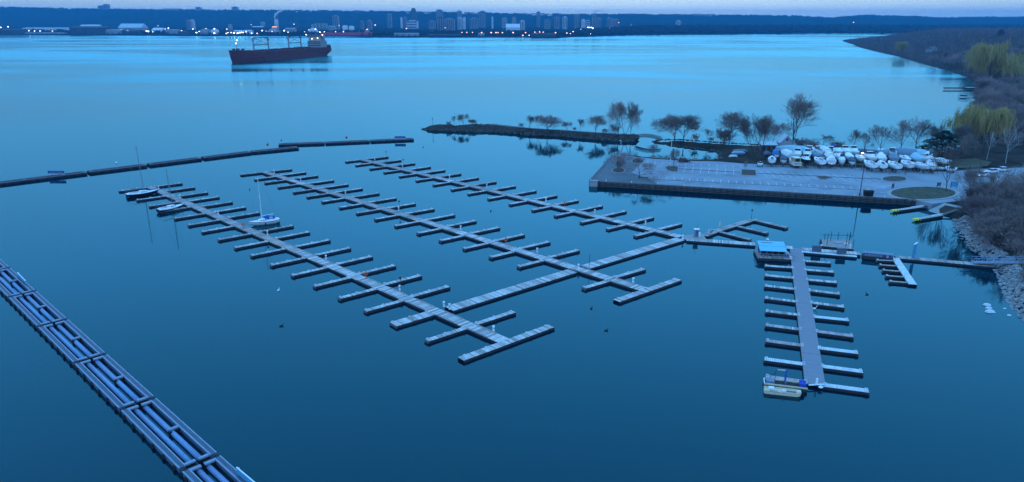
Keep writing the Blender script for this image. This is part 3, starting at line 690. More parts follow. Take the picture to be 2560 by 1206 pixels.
# ------------------------------------------------------------------ car park pier
ZL = 1.6
fl, fr = G(1477, 452.5, ZL), G(2289, 500, ZL); bl = G(1536, 387, ZL)
lot = [fl, G(1800, 471, ZL), fr, G(2330, 510, ZL), G(2420, 500, ZL), G(2470, 470, ZL), G(2600, 448, ZL), G(2600, 418, ZL), G(2470, 422, ZL), G(2395, 427, ZL), G(2330, 430, ZL), G(2150, 420, ZL), G(1900, 411, ZL),
       G(1855, 409, ZL), G(1800, 404.5, ZL), G(1720, 402.5, ZL), G(1640, 398, ZL), bl]
struct('parking_lot', MB().prism(lot, -.5, ZL), M['asphalt'])
# gravel boat yard
yard = [G(1905, 412, ZL), G(2360, 431, ZL), G(2385, 415, ZL), G(2370, 398, ZL), G(2250, 390, ZL), G(2000, 377, ZL), G(1890, 374, ZL), G(1870, 392, ZL)]
struct('boat_yard', MB().prism(yard, .6, ZL - .06), M['litter'])
# darker promenade at the head of the pier
prom = [fl, G(1650, 462.5, ZL), G(1620, 447, ZL), G(1580, 432, ZL), G(1610, 404, ZL), G(1615, 396.5, ZL), bl]
struct('promenade', MB().sheet([p.lerp(G(1570, 425, ZL), .03) for p in prom], ZL + .005), M['paving'])
# quay walls: sheet wall with walers and fender piles
def quay(a, b, label, n=60, h=ZL, cap=True):
    t = thing('quay_wall', label, 'quay wall', (a.x, a.y, 0), ang(a, b)); Ln = (b-a).length
    MB().box(0, Ln, -.35, -.02, -.6, h - .25).build('sheeting', M['timber'], t)
    for z in (.12, .62, 1.08): MB().box(.3, Ln - .3, -.62, -.352, z, z + .16).build('waler', M['timber_lt'], t)
    MB().box(-.05, Ln + .05, -.5, .25, h - .249, h + .12).build('coping', M['timber_lt'], t)
    me = MB().tube((0, -.75, -.6), (0, -.75, h + .05), .14, .14, 7).mesh('pile', M['timber'])
    for i in range(n): link('pile', me, t, (Ln*(i+.5)/n, 0, 0))
    return t
quay(fl, fr, 'long dark timber quay wall along the front of the car park', 48)
q2 = quay(bl, fl, 'short quay wall at the left end of the car park pier', 12)
t = thing('corner_block', 'grey concrete corner block at the left end of the pier', 'concrete block', (fl.x, fl.y, 0), ang(fl, fr))
MB().box(-.2, 2.3, -1.0, -.72, -.4, 1.62).build('face', M['kerb'], t); MB().box(-.25, 2.35, -1.02, .6, 1.73, 1.86).build('cap', M['kerb'], t)
me = MB().lathe([(.16, 0), (.14, .35), (.22, .42), (.2, .5)], 8).mesh('bollard', M['cleat'])
for i in range(11):
    p = fl.lerp(fr, (i+.6)/11.6); p.z = ZL + .13
    link('mooring_bollard', me, None, p)
    tag(bpy.context.scene.collection.objects[-1], f'small pale bollard on the quay edge, {ORD[i+1]} from the left', 'bollard', 'bollards on the quay edge')

# painted bays
def bays(a, b, n, length, both, off=0.0, skip=(), lean=0.0):
    d = (b-a).normalized(); nn = Vector((-d.y, d.x, 0)); dd = (nn + d*lean); mb = MB()
    for i in range(n):
        if i in skip: continue
        p = a.lerp(b, i/(n-1.)) + nn*off
        for s_ in ((1, -1) if both else (1,)):
            mb.bar(p + dd*s_*.25, p + dd*s_*length, .14, ZL + .004, ZL + .009)
    return mb
lines = bays(G(1628, 447.5, ZL), G(2175, 477, ZL), 28, 4.6, False)
lines.v += []; 
b2 = bays(G(1712, 423.5, ZL), G(1834, 430.5, ZL), 7, 4.6, True); b3 = bays(G(1908, 434.5, ZL), G(2030, 440.5, ZL), 7, 4.8, True, lean=-.2); b4 = bays(G(2078, 443, ZL), G(2180, 447.5, ZL), 6, 4.6, True, lean=-.25)
b5 = bays(G(1620, 403.5, ZL), G(1852, 415, ZL), 13, 3.6, False, -3.9)
for b_ in (b2, b3, b4, b5): lines.add(b_.v, b_.f)
lines.bar(G(2105, 459, ZL), G(2128, 460, ZL), .2, ZL + .004, ZL + .009); lines.bar(G(2160, 476, ZL), G(2240, 462, ZL), .16, ZL + .004, ZL + .009)
lines.bar(G(2200, 482, ZL), G(2330, 471, ZL), .16, ZL + .004, ZL + .009)
struct('parking_lines', lines, M['paint'])
sl = MB()
for a, b, wd in (((1690, 422, 0), (1850, 431.3, 0), .7), ((1893, 433.5, 0), (2230, 449.8, 0), .7), ((1620, 448.5, 0), (2140, 474.5, 0), .3)):
    sl.bar(G(a[0], a[1], ZL), G(b[0], b[1], ZL), wd, ZL + .002, ZL + .03)
struct('tar_strip', sl, M['seal'])
q = random.Random(21); cr_ = MB()
for i in range(60):
    x, y = q.uniform(1640, 2240), 0; y = 412 + (x-1640)*.052 + q.uniform(0, 44); p = G(x, y, ZL); L_ = q.uniform(.6, 4); a_ = q.uniform(-.5, .2)
    cr_.bar(p, p + Vector((math.cos(a_)*L_, math.sin(a_)*L_, 0)), q.uniform(.1, .5), ZL + .0015, ZL + .0028)
struct('tar_patches', cr_, M['seal'])
# planted islands with kerbs
def island(name, label, pts, h=.16, m='mulch', cat='planting bed'):
    c = sum((Vector(G(x, y, ZL)) for x, y in pts), Vector())/len(pts); pl = [Vector(G(x, y, ZL)) - c for x, y in pts]
    t = thing(name, label, cat, (c.x, c.y, ZL))
    MB().prism([p*1.0 for p in pl], -.1, h).build('kerb', M['kerb'], t)
    MB().prism([p*.88 for p in pl], h, h + .06).build('soil', M[m], t)
    return t
def ell(cx, cy, rx, ry, n=18, half=None): return [(cx + rx*math.cos(2*PI*i/n), cy + ry*math.sin(2*PI*i/n)) for i in range(n)][::-1]
island('planting_island', 'half round planting island with a tree, left of the car park', [(1695, 431), (1697, 419), (1690, 416), (1668, 416), (1661, 420), (1668, 427), (1682, 431)][::-1])
island('planting_island', 'square planting island with a sapling in mid car park', [(1851, 439.5), (1893, 441), (1890, 426), (1852, 424.5)])
island('planting_island', 'wedge shaped planting island near the tall lamp pole', [(2040, 443), (2050, 449), (2064, 450), (2082, 444), (2060, 441)])
island('planting_island', 'long oval planting island in front of the boat yard right end', ell(2236, 448.5, 34, 7))
island('flower_bed', 'long low flower bed with a red end at the pier head', [(1590, 448), (1624, 448.5), (1622, 444.5), (1592, 443.5)])
island('planting_bed', 'brown planting bed at the left end of the pier', ell(1546, 427, 17, 7))
island('planting_bed', 'dark round shrub bed near the pier back edge', ell(1594, 404.5, 16, 5.5))
island('grass_island', 'oval grass island right of the quay wall', ell(2308, 484, 92, 17.5, 26), .12, 'grass', 'lawn')
# lawn between yard and road, ramp
struct('lawn', MB().sheet([G(2375, 424, 1.5), G(2468, 416, 1.7), G(2480, 402, 2.2), G(2440, 393, 2.2), G(2385, 398, 1.7), G(2365, 408, 1.5)], 1.72), M['grass'])
rp = [G(2322, 519, .9), G(2360, 509, 1.45), G(2408, 519, 1.45), G(2388, 531, .6), G(2335, 536, 0)]
struct('boat_ramp', MB().add([(rp[0].x, rp[0].y, .1), (rp[1].x, rp[1].y, 1.66), (rp[2].x, rp[2].y, 1.66), (rp[3].x, rp[3].y, .5), (rp[4].x, rp[4].y, -.3)], [(0, 4, 3, 2, 1)]), M['kerb'])
# ------------------------------------------------------------------ floating docks
ZD = 0.48
def plank_mesh(L, wd, m, pitch=.3, along=False):
    mb = MB()
    if along:
        k = max(2, int(wd/.22))
        for i in range(k): mb.box(0, L, -wd/2 + wd*i/k + .012, -wd/2 + wd*(i+1)/k - .012, ZD - .06, ZD)
    else:
        k = max(2, int(L/pitch)); q = random.Random(int(L*100))
        for i in range(k): mb.box(L*i/k + .015, L*(i+1)/k - .015, -wd/2 - q.uniform(0, .03), wd/2 + q.uniform(0, .03), ZD - .06, ZD + q.uniform(-.008, .008))
    return mb.mesh('deck', m)
_sec = {}
def section(a, b, wd, label, group, m='plank', rails=True, name='walkway_section', pitch=.3, fl=True):
    L = round((b-a).length, 1); key = (L, wd, m, rails, pitch)
    if key not in _sec:
        hw = wd/2; f = []
        f.append(('deck', plank_mesh(L, wd, M[m], pitch)))
        f.append(('side_beam', MB().box(0, L, -hw - .05, -hw + .06, .02, ZD - .065).mesh('side_beam', M['fascia'])))
        f.append(('side_beam', MB().box(0, L, hw - .06, hw + .05, .02, ZD - .065).mesh('side_beam', M['fascia'])))
        f.append(('float', MB().box(.3, L - .3, -hw + .1, hw - .1, -.3, .3).mesh('float', M['float'])))
        if rails:
            for y in (-hw + .04, hw - .14): f.append(('edge_rail', MB().box(L*.06, L*.66, y, y + .1, ZD + .03, ZD + .14).mesh('edge_rail', M['rail'])))
        _sec[key] = f
    t = thing(name, label, 'dock section', (a.x, a.y, 0), ang(a, b), group); kit(t, _sec[key]); return t
_fin = {}
def finger(a, d, L, wd, label, group, m='plank', cleats=3, name='finger_dock'):
    """finger from joint a along the unit direction d"""
    L = round(L, 1); key = (L, wd, m, cleats)
    if key not in _fin:
        hw = wd/2; f = []
        f.append(('deck', plank_mesh(L, wd, M[m], .28)))
        for s_ in (-1, 1): f.append(('side_beam', MB().box(0, L, min(s_*(hw-.05), s_*(hw+.05)), max(s_*(hw-.05), s_*(hw+.05)), .0, ZD - .065).mesh('side_beam', M['fascia'])))
        f.append(('end_board', MB().box(L + .001, L + .1, -hw - .06, hw + .06, .02, ZD - .01).mesh('end_board', M['timber_lt'])))
        f.append(('float', MB().box(.6, L - .1, -hw + .08, hw - .08, -.3, .3).mesh('float', M['float'])))
        cm = MB().box(-.06, .06, -.05, .05, ZD, ZD + .1).box(-.2, .2, -.06, .06, ZD + .1, ZD + .18).mesh('cleat', M['cleat'])
        for i in range(cleats):
            for s_ in (-1, 1): f.append(('cleat', cm, (), (L*(.06 + .9*i/max(1, cleats-1)) - .05, s_*(hw - .16))))
        _fin[key] = f
    t = thing(name, label, 'finger dock', (a.x, a.y, 0), math.atan2(d.y, d.x), group)
    for p in _fin[key]:
        o = link(p[0], p[1], t)
        if len(p) > 3: o.location = (p[3][0], p[3][1], 0)
    return t

A_L = [(293,482),(341,504),(368,520),(394,534),(429,551),(463,568),(500,584),(541,604),(582,624),(627,643),(676,667),(727,693),(783,720),(846,750),(910,782),(983,815),(1062,857),(1148,903)]
A_R = [(459,462),(486,473),(515,486),(545,497),(577,510),(611,523),(648,536),(732,569),(777,584),(828,604),(879,624),(934,645),(994,667),(1059,692),(1130,719),(1292,783),(1382,820)]
B_L = [(597,441),(628,453),(658,461),(691,472),(727,485),(764,496),(804,508),(845,523),(889,537),(936,552),(985,569),(1038,588),(1097,606),(1156,626),(1221,648),(1289,672),(1449,727),(1537,757)]
B_R = [(733,427),(765,435),(799,443),(834,455),(872,465),(909,475),(950,487),(994,499),(1040,513),(1089,526),(1139,541),(1193,556),(1251,573),(1315,590),(1380,608),(1452,629),(1613,677),(1700,703)]
C_L = [(860,408),(891,416),(926,425),(961,434),(998,444),(1038,455),(1080,466),(1123,478),(1169,488),(1217,501),(1269,515),(1324,530),(1382,544),(1445,561),(1510,578),(1578,596)]
C_R = [(973,396),(1006,404),(1040,412),(1078,421),(1116,429),(1156,438),(1200,448),(1244,458),(1292,469),(1342,481),(1393,493),(1447,505),(1506,519),(1567,532),(1634,548),(1704,564)]
def dock(Lt, Rt, e0, e1, wname, letter, wd=2.3):
    a, b = G(e0[0], e0[1], ZD), G(e1[0], e1[1], ZD); d = (b-a).normalized()
    fd = Vector((0, 0, 0))
    TL = [G(x + 4, y - 3, .3) for x, y in Lt]; TR = [G(x - 4, y - 3, .3) for x, y in Rt]
    for p, r in zip(TL[:1] + TL[4:10], TR[:1] + TR[4:10]): pass
    # finger direction: from the far pair and the near pair
    for p, r in ((TL[0], TR[0]), (TL[-1], TR[-1]), (TL[-2], TR[-2])): fd += (r-p).normalized()
    fd = Vector((fd.x, fd.y, 0)).normalized(); grp = f'finger docks of the {wname}'
    def joint(T):
        # T + s*fd = a + t*d
        det = fd.x*(-d.y) - (-d.x)*fd.y; rx, ry = a.x - T.x, a.y - T.y
        s_ = (rx*(-d.y) - (-d.x)*ry)/det; return T + fd*s_, s_
    Ls = sorted(abs(joint(T)[1]) for T in TL)[len(TL)//2] - wd*.55; Rs = sorted(abs(joint(T)[1]) for T in TR)[len(TR)//2] - wd*.55
    ends = {}
    for side, TT, sg, Lm in (('left', TL, -1, Ls), ('right', TR, 1, Rs)):
        for i, T in enumerate(TT):
            J, s_ = joint(T); last = i >= len(TT) - 1; endp = last and letter != 'C' or i == 0
            if endp:
                ends.setdefault('near' if last else 'far', []).append(T)
                continue
            J = J + fd*sg*(wd*.5 + .05)
            wdt = 1.5 if last and letter != 'C' else 1.05
            if letter == 'A' and side == 'left' and i == 15: wdt = 2.2
            near = i > len(TT)*.45
            finger(Vector((J.x, J.y, 0)), fd*sg, Lm, wdt, f'finger dock, {ORD[i+1]} from far end, {side} side of the {wname}', grp, 'plank' if near or random.random() < .4 else 'plank_dark', 4 if last else 3)
    for which, (p, r) in ends.items():
        finger(Vector((p.x, p.y, 0)), (r-p).normalized(), (r-p).length, 1.5 if which == 'near' else 1.05, f'long cross dock closing the {which} end of the {wname}', grp, 'plank' if which == 'near' else 'plank_dark', 5)
        jx = joint((p+r)/2)[0]; jx = Vector((jx.x, jx.y, ZD))
        if which == 'near': b = jx - d*.85
        else: a = jx + d*.65
    n = max(2, round((b-a).length/8.5))
    for i in range(n):
        p, r = a.lerp(b, i/n), a.lerp(b, (i+1)/n); g = d*.03
        m = 'plank' if i > n*.55 or random.random() < .2 else 'plank_dark'
        if letter == 'A' and i == round(n*.475): m = 'plank_tan'
        section(p + g, r - g, wd, f'walkway section, {ORD[i+1]} from the far end of the {wname}', f'walkway sections of the {wname}', m)
    return a, b, d, fd
NA, NB, NC = 'long dock nearest the camera', 'middle long dock', 'long dock nearest the spit'
dA = dock(A_L, A_R, (378, 469), (1258, 851), NA, 'A'); dB = dock(B_L, B_R, (669, 432.5), (1606, 722), NB, 'B'); dC = dock(C_L, C_R, (915, 401.5), (1703, 592), NC, 'C')
def walkway(pts, wd, what, m='plank', seg=8.5, rails=False, pitch=.3, start=1):
    k = start
    for p, r in zip(pts[:-1], pts[1:]):
        a, b = G(p[0], p[1], ZD), G(r[0], r[1], ZD); n = max(1, round((b-a).length/seg)); d = (b-a).normalized()
        for i in range(n):
            section(a.lerp(b, i/n) + d*.03, a.lerp(b, (i+1)/n) - d*.03, wd, f'walkway section, {ORD[k]} from the left along the {what}', f'walkway sections of the {what}', m, rails, pitch=pitch); k += 1
walkway([(1122, 772), (1432, 677)], 2.6, 'connector between nearest and middle docks')
walkway([(1462, 668), (1700, 597.5)], 2.6, 'connector between middle dock and hub')
walkway([(1716, 598), (1889, 610.5)], 2.4, 'walkway from hub to fuel hut')
walkway([(1965, 618), (1982, 619.5)], 2.2, 'link right of fuel hut')
walkway([(2003, 622.5), (2150, 634)], 2.2, 'walkway beyond the dark panels')
walkway([(2238, 642), (2484, 664)], 2.0, 'walkway to the shore gangway', 'plank_dark')
walkway([(1760, 589), (1790, 577), (1836, 563), (1881, 549)], 1.9, 'short angled dock beyond the hub', 'plank_dark', 7)
# hub platform
hub = [G(x, y, ZD) for x, y in ((1700, 597), (1716, 599), (1768, 602), (1760, 589), (1735, 586), (1712, 589))]; c = hub[0]
t = thing('hub_platform', 'wide wooden hub platform where the right docks meet', 'dock platform', (c.x, c.y, 0))
MB().prism([p - c for p in hub], .3, ZD + .006).build('deck', M['plank'], t); MB().prism([(p - c)*.98 for p in hub], -.2, .299).build('float', M['float'], t)
for (x0, y0, x1, y1), nm in (((1793, 577.5, 1875, 599), 'first'), ((1838, 564, 1918, 582.5), 'second'), ((1885, 549.5, 1967, 569), 'third')):
    a, b = G(x0, y0, ZD), G(x1, y1, ZD); d = (b-a).normalized()
    finger(Vector((a.x, a.y, 0)), d, (b-a).length, 1.1 if nm != 'third' else 1.3, f'finger dock, {nm} from the hub on the short angled dock', 'finger docks of the short angled dock', 'plank_dark')

# right dock with charcoal walkway
a, b = G(1990.5, 620.5, ZD), G(2038, 962, ZD); d = (b-a).normalized(); n = 5; wd = 2.75
cuts = [0, .30, .52, .735, .845, 1]
for i in range(5):
    p, r = a.lerp(b, cuts[i]), a.lerp(b, cuts[i+1])
    section(p + d*.03, r - d*.03, wd, f'charcoal walkway section, {ORD[i+1]} from the fuel hut on the right dock', 'walkway sections of the right dock', 'walk_dark', False, pitch=1.2)
DL = [(1912, 661, 1984.6, 666), (1912, 685, 1988, 692), (1912, 711, 1992, 720), (1913, 741, 1996.5, 751.5), (1914, 774, 2001, 784.5), (1914, 809, 2006, 821), (1914, 848, 2010, 861), (1912, 894, 2015.6, 908), (1913, 938, 2020, 953)]
DR = [(2076, 654, 2006, 649), (2084, 676.6, 2010, 671), (2092, 702.7, 2014, 695.7), (2100, 731.6, 2019.5, 722), (2110, 763.6, 2025, 753), (2122, 797, 2031, 788), (2133, 837, 2037, 824.6), (2145.5, 878.5, 2044, 866), (2157, 925.6, 2050, 911.6), (2171, 974, 2057, 958.6)]
for side, T, ms in (('left', DL, ['plank']*6 + ['plank_red', 'plank_pale', 'plank_red']), ('right', DR, ['plank']*5 + ['plank_pale', 'plank_red', 'plank_pale', 'plank_pale', 'plank_pale'])):
    for i, (x0, y0, x1, y1) in enumerate(T):
        tip, jn = G(x0, y0 + 3, ZD), G(x1, y1 + 3, ZD); dd = (tip-jn).normalized()
        cl = {'plank': 'grey', 'plank_red': 'pinkish', 'plank_pale': 'pale'}[ms[i]]
        finger(Vector((jn.x, jn.y, 0)), dd, (tip-jn).length, 1.05, f'{cl} finger dock, {ORD[i+1]} from the fuel hut on the {side} side of the right dock', 'finger docks of the right dock', ms[i], 2)
# comb dock
a, b = G(2238, 645, ZD), G(2282, 711, ZD)
section(a, b, 1.5, 'pale slanting walkway of the little comb dock', None, 'plank_pale', False)
for i, (x0, y0, x1, y1) in enumerate([(2192, 650, 2238, 652), (2199, 662, 2245, 665), (2207, 675, 2253, 678.5), (2215, 689, 2262, 692.5), (2224, 703, 2272, 706.5)]):
    tip, jn = G(x0, y0, ZD), G(x1, y1, ZD); dd = (tip-jn).normalized()
    finger(Vector((jn.x, jn.y, 0)), dd, (tip-jn).length, .62, f'narrow tan finger, {ORD[i+1]} from the shed on the comb dock', 'fingers of the little comb dock', 'plank_tan', 2)
# long white pontoon in front of the dark panels
a, b = G(2004, 629, ZD), G(2142, 641, ZD)
section(a, b, 1.1, 'long pale pontoon in front of the two dark panels', None, 'plank_pale', False, 'pontoon')

# ------------------------------------------------------------------ dock furniture
ped = [('post', MB().box(-.13, .13, -.13, .13, ZD, ZD + .95).mesh('post', M['white']), (('cap', MB().box(-.17, .17, -.17, .17, ZD + .951, ZD + 1.1).mesh('cap', M['white'])), ('outlet', MB().box(-.08, .08, -.16, -.131, ZD + .55, ZD + .8).mesh('outlet', M['slate']))))]
PEDS = {NA: [(397, 474), (451, 496), (546, 537), (669, 588), (815.5, 650), (999.6, 727), (1110, 768), (1124, 774), (1234, 830)],
        NB: [(685.5, 433), (752, 453), (864, 486), (997, 527), (1152, 575), (1343, 632), (1446, 673), (1583, 708)],
        NC: [(937, 401), (1006.6, 418), (1124, 446.5), (1217, 468.5), (1365, 504.5), (1487, 534), (1613.6, 563), (1707, 599)]}
for nm, pts in PEDS.items():
    for i, (x, y) in enumerate(pts):
        p = G(x, y, ZD); t = thing('power_pedestal', f'white power pedestal, {ORD[i+1]} from the far end of the {nm}', 'power pedestal', (p.x, p.y, 0), .5, 'power pedestals'); kit(t, ped)
for i, (x, y) in enumerate([(1799, 566), (1706, 600)][:1]):
    p = G(x, y, ZD); t = thing('power_pedestal', 'yellowish pedestal on the short angled dock', 'power pedestal', (p.x, p.y, 0), .5); kit(t, [('post', MB().box(-.15, .15, -.15, .15, ZD, ZD + 1.1).mesh('post', M['cream']))])
ring = MB().rings([[((.38 + .1*math.cos(b_))*math.cos(a_), .1*math.sin(b_), ZD + 1.25 + (.38 + .1*math.cos(b_))*math.sin(a_)) for b_ in [2*PI*j/6 for j in range(6)]] for a_ in [2*PI*i/12 for i in range(13)]], True).mesh('ring', M['orange'], True)
rpost = MB().box(-.06, .06, .1, .2, ZD, ZD + 1.7).mesh('post', M['orange'])
for (x, y), lb in (((609.7, 573), 'orange life ring on a post beside the white sailboat'), ((915.7, 699), 'orange life ring midway along the long dock nearest the camera'),
                   ((1265, 612), 'orange life ring on a post on the middle long dock'), ((1412.5, 517), 'orange life ring on the long dock nearest the spit')):
    p = G(x, y, ZD); t = thing('life_ring', lb, 'life ring', (p.x, p.y, 0), .6); kit(t, [('ring', ring), ('post', rpost)])
lpost = MB().tube((0, 0, ZD), (0, 0, ZD + 2.3), .05, .04, 6).mesh('post', M['black']); lhead = MB().ball((0, 0, ZD + 2.5), .24, 8, 5).mesh('lamp_head', M['black'])
for (x, y), lb in (((1002, 726), 'dark globe lamp beside a pedestal on the nearest long dock'), ((999, 526), 'dark globe lamp on the middle long dock'), ((966, 396), 'dark lamp at the far end of the dock nearest the spit'),
                   ((1009, 417), 'dark lamp beside a pedestal on the dock nearest the spit'), ((667, 585), 'dark lamp beside the pedestal near the white sailboat'), ((1878, 549), 'dark post at the far corner of the short angled dock')):
    p = G(x, y, ZD); t = thing('dock_lamp', lb, 'lamp post', (p.x, p.y, 0)); kit(t, [('post', lpost), ('lamp_head', lhead)])
p = G(1473, 669, ZD); t = thing('marker_pole', 'thin tall dark pole beside the middle dock crossing', 'pole', (p.x, p.y, 0))
MB().tube((0, 0, -.5), (0, 0, 3.2), .05, .04, 6).build('pole', M['black'], t); MB().tube((0, 0, 3.2), (0, 0, 3.3), .08, .08, 6).build('cap', M['black'], t)

# hub kiosk, white box, notice board
p = G(1740, 592.5, ZD); t = thing('kiosk', 'narrow blue grey kiosk with antenna on the hub platform', 'kiosk', (p.x, p.y, ZD), .1)
MB().box(-.45, .45, -.4, .4, 0, 1.9).build('cabinet', M['grey_blue'], t); MB().box(-.6, .6, -.55, .55, 1.9, 2.0).build('roof', M['white'], t); MB().tube((0, 0, 2), (.05, 0, 3.6), .05, .03).build('antenna', M['wire'], t)
MB().box(-.3, .3, -.43, -.4, .2, 1.7).build('door', M['slate'], t)
p = G(1747.5, 592, ZD); t = thing('pump_cabinet', 'white upright cabinet beside the hub kiosk', 'cabinet', (p.x, p.y, ZD), .1)
MB().box(-.25, .25, -.2, .2, 0, .9).build('cabinet', M['white'], t); MB().box(-.29, .29, -.24, .24, .9, .96).build('lid', M['white'], t)
p = G(1776.5, 586, ZD); t = thing('notice_board', 'pale framed notice board facing the hub platform', 'notice board', (p.x, p.y, ZD), 0)
MB().box(-.65, .65, -.04, .04, .15, 1.2).build('panel', M['offwhite'], t)
for x in (-.6, .6): MB().tube((x, .06, 0), (x, .06, 1.3), .05).build('post', M['steel'], t)
MB().box(-.72, .72, -.14, .14, 1.2, 1.27).build('roof', M['roof_blue'], t); MB().box(-.3, .25, -.05, -.041, .35, .95).build('poster', M['grey_blue'], t); MB().box(.3, .55, -.05, -.041, .7, 1.05).build('poster', M['sign_blue'], t)

# fuel hut
c = G(1936, 636, 1.0); a, b = G(1890.5, 648, .9), G(1982, 652.5, .9); rz = ang(a, b); Wd = (b-a).length
t = thing('fuel_hut', 'fuel dock hut with bright blue roof on a railed deck', 'hut', (c.x, c.y, 0), rz)
dp = 5.6; y0 = -1.9
MB().box(-Wd/2, Wd/2, y0, y0 + dp, -.2, .55).build('hull', M['timber'], t)
dk = MB()
for i in range(26): dk.box(-Wd/2 + Wd*i/26 + .01, -Wd/2 + Wd*(i+1)/26 - .01, y0 - .04, y0 + dp + .04, .551, .62)
dk.build('deck', M['plank_dark'], t)
mb = MB()
for i in range(8): x = -Wd/2 + .05 + (Wd - .1)*i/7; mb.tube((x, y0 + .05, .62), (x, y0 + .05, 1.55), .035, .035, 5)
for i in range(5): 
    for sx_ in (-Wd/2 + .05, Wd/2 - .05): mb.tube((sx_, y0 + .05 + 4.2*i/4, .62), (sx_, y0 + .05 + 4.2*i/4, 1.55), .035, .035, 5)
mb.build('railing_posts', M['rail'], t)
for z in (1.1, 1.55):
    MB().tube((-Wd/2 + .05, y0 + .05, z), (Wd/2 - .05, y0 + .05, z), .04).build('rail', M['rail'], t)
    for sx_ in (-Wd/2 + .05, Wd/2 - .05): MB().tube((sx_, y0 + .05, z), (sx_, y0 + 4.3, z), .04).build('rail', M['rail'], t)
hw = 2.6; wl = MB().box(-Wd/2 + .7, -Wd/2 + .7 + 2*hw, -.5, 2.9, .62, 2.0).build('wall', M['slate'], t)
for i in range(4): MB().box(-Wd/2 + .95 + i*1.25, -Wd/2 + 1.9 + i*1.25, -.55, -.501, 1.0 if i != 1 else .65, 1.85).build('window' if i != 1 else 'door', M['glass'], wl)
x0, x1 = -Wd/2 + .45, -Wd/2 + .95 + 2*hw; rz_ = lambda y: 2.05 + (y + 1.2)*.2
for k_, (ya, yb) in enumerate(((-1.2, .98), (1.0, 3.2))):
    d_ = .0 if k_ else -.06
    MB().add([(x0, ya, rz_(ya) + d_), (x1, ya, rz_(ya) + d_), (x1, yb, rz_(yb) + d_), (x0, yb, rz_(yb) + d_), (x0, ya, rz_(ya) + .1 + d_), (x1, ya, rz_(ya) + .1 + d_), (x1, yb, rz_(yb) + .1 + d_), (x0, yb, rz_(yb) + .1 + d_)],
             [(3,2,1,0),(4,5,6,7),(0,1,5,4),(1,2,6,5),(2,3,7,6),(3,0,4,7)]).build('roof_panel', M['roof_blue'], t)
MB().box(x0 - .02, x1 + .02, .9, .99, rz_(.95) - .1, rz_(.95) + .02).build('roof_seam', M['roof_slate'], t)
MB().box(x0 + .6, x1 - 2.6, 2.3, 2.36, rz_(2.3) + .1, rz_(2.3) + .2).build('roof_vent', M['roof_slate'], t)
for y_ in (-1.1,):
    for x_ in (x0 + .1, x1 - .1): MB().tube((x_, y_, .62), (x_, y_, rz_(y_)), .05).build('roof_post', M['rail'], t)
MB().box(Wd/2 - 1.6, Wd/2 - .9, -.8, -.2, .62, 1.3).build('fuel_pump', M['blue'], t); MB().box(Wd/2 - .7, Wd/2 - .35, -1.3, -1.0, .62, 1.0).build('hose_box', M['white'], t)

# dark panels, raft with poles, low glazed locker, tall banner
for (x, y), lb in (((2041, 629), 'left of two dark upright panels behind the pale pontoon'), ((2103, 635.5), 'right of two dark upright panels behind the pale pontoon')):
    p = G(x, y, ZD); t = thing('equipment_box', lb, 'equipment box', (p.x, p.y, ZD), -.05)
    MB().box(-.95, .95, -.35, .35, .05, 1.25).build('cabinet', M['slate'], t); MB().box(-1.0, 1.0, -.42, .42, 1.25, 1.32).build('lid', M['slate'], t)
    for x_ in (-.8, .8): MB().box(x_ - .06, x_ + .06, -.3, .3, 0, .05).build('foot', M['black'], t)
rf = [G(x, y, .5) for x, y in ((2053, 598), (2127, 598), (2135, 623.5), (2056, 615.5))]; c = sum(rf, Vector())/4
t = thing('work_raft', 'grey work raft with thin spud poles behind the walkway', 'raft', (c.x, c.y, 0))
MB().prism([(p - c)*1.0 for p in rf][::-1], -.2, .42).build('hull', M['timber'], t)
MB().prism([(p - c)*.985 for p in rf][::-1], .421, .5).build('deck', M['plank_dark'], t)
for k, (u, v, h) in enumerate(((.15, .2, 2.8), (.3, .75, 2.4), (.75, .15, 3.4), (.88, .5, 2.9), (.1, .9, 1.6), (.55, .9, 1.9), (.95, .9, 1.8), (.97, .08, 2.2))):
    p = (rf[3].lerp(rf[2], u)).lerp(rf[0].lerp(rf[1], u), v) - c
    MB().tube((p.x, p.y, .5), (p.x, p.y, .5 + h), .06, .05, 6).build('spud_pole', M['black'], t)
MB().tube((rf[0]-c)[:2] + (1.5,), (rf[1]-c)[:2] + (1.4,), .05).build('rail', M['black'], t)
MB().box(-.6, 1.2, -.2, .9, .5, .66).build('hatch', M['steel_light'], t); MB().box(1.3, 2.2, -.9, -.5, .5, .8).build('tool_box', M['offwhite'], t)
p = rf[2] - c; MB().box(p.x - .8, p.x - .6, p.y + .4, p.y + .6, .5, 1.5).build('post', M['white'], t)
p = rf[3] - c; MB().ball((p.x - .1, p.y + .3, .6), .25).build('fender', M['white'], t); MB().tube((p.x - .2, p.y + .6, .3), ((rf[0]-c).x - .2, (rf[0]-c).y, .3), .13).build('fender', M['black'], t)
a, b = G(2157, 641.5, .5), G(2234, 649, .5); L_ = (b-a).length
t = thing('glazed_locker', 'low long locker with pale panels beside the comb dock', 'locker', (a.x, a.y, 0), ang(a, b))
MB().box(0, L_, 0, 2.0, -.1, .55).build('float', M['timber'], t); MB().box(.2, L_ - .2, .25, 1.6, .55, 1.3).build('body', M['slate'], t)
for i in range(6): MB().box(.35 + i*.6, .85 + i*.6, .2, .249, .68, 1.18).build('panel', M['grey_blue'], t)
for i in range(3): MB().box(4.2 + i*.5, 4.6 + i*.5, .2, .249, .6, 1.2).build('bin_door', M['blue' if i != 1 else 'plank_red'], t)
MB().box(.05, L_ - .05, .1, 1.75, 1.3, 1.38).build('lid', M['grey_blue'], t)
p = G(2283, 648, ZD); t = thing('banner_sign', 'tall blue upright banner sign above the shore walkway', 'sign', (p.x, p.y, ZD), .8)
MB().box(-.95, .95, -.06, .06, .3, 3.5).build('panel', M['sign_cyan'], t)
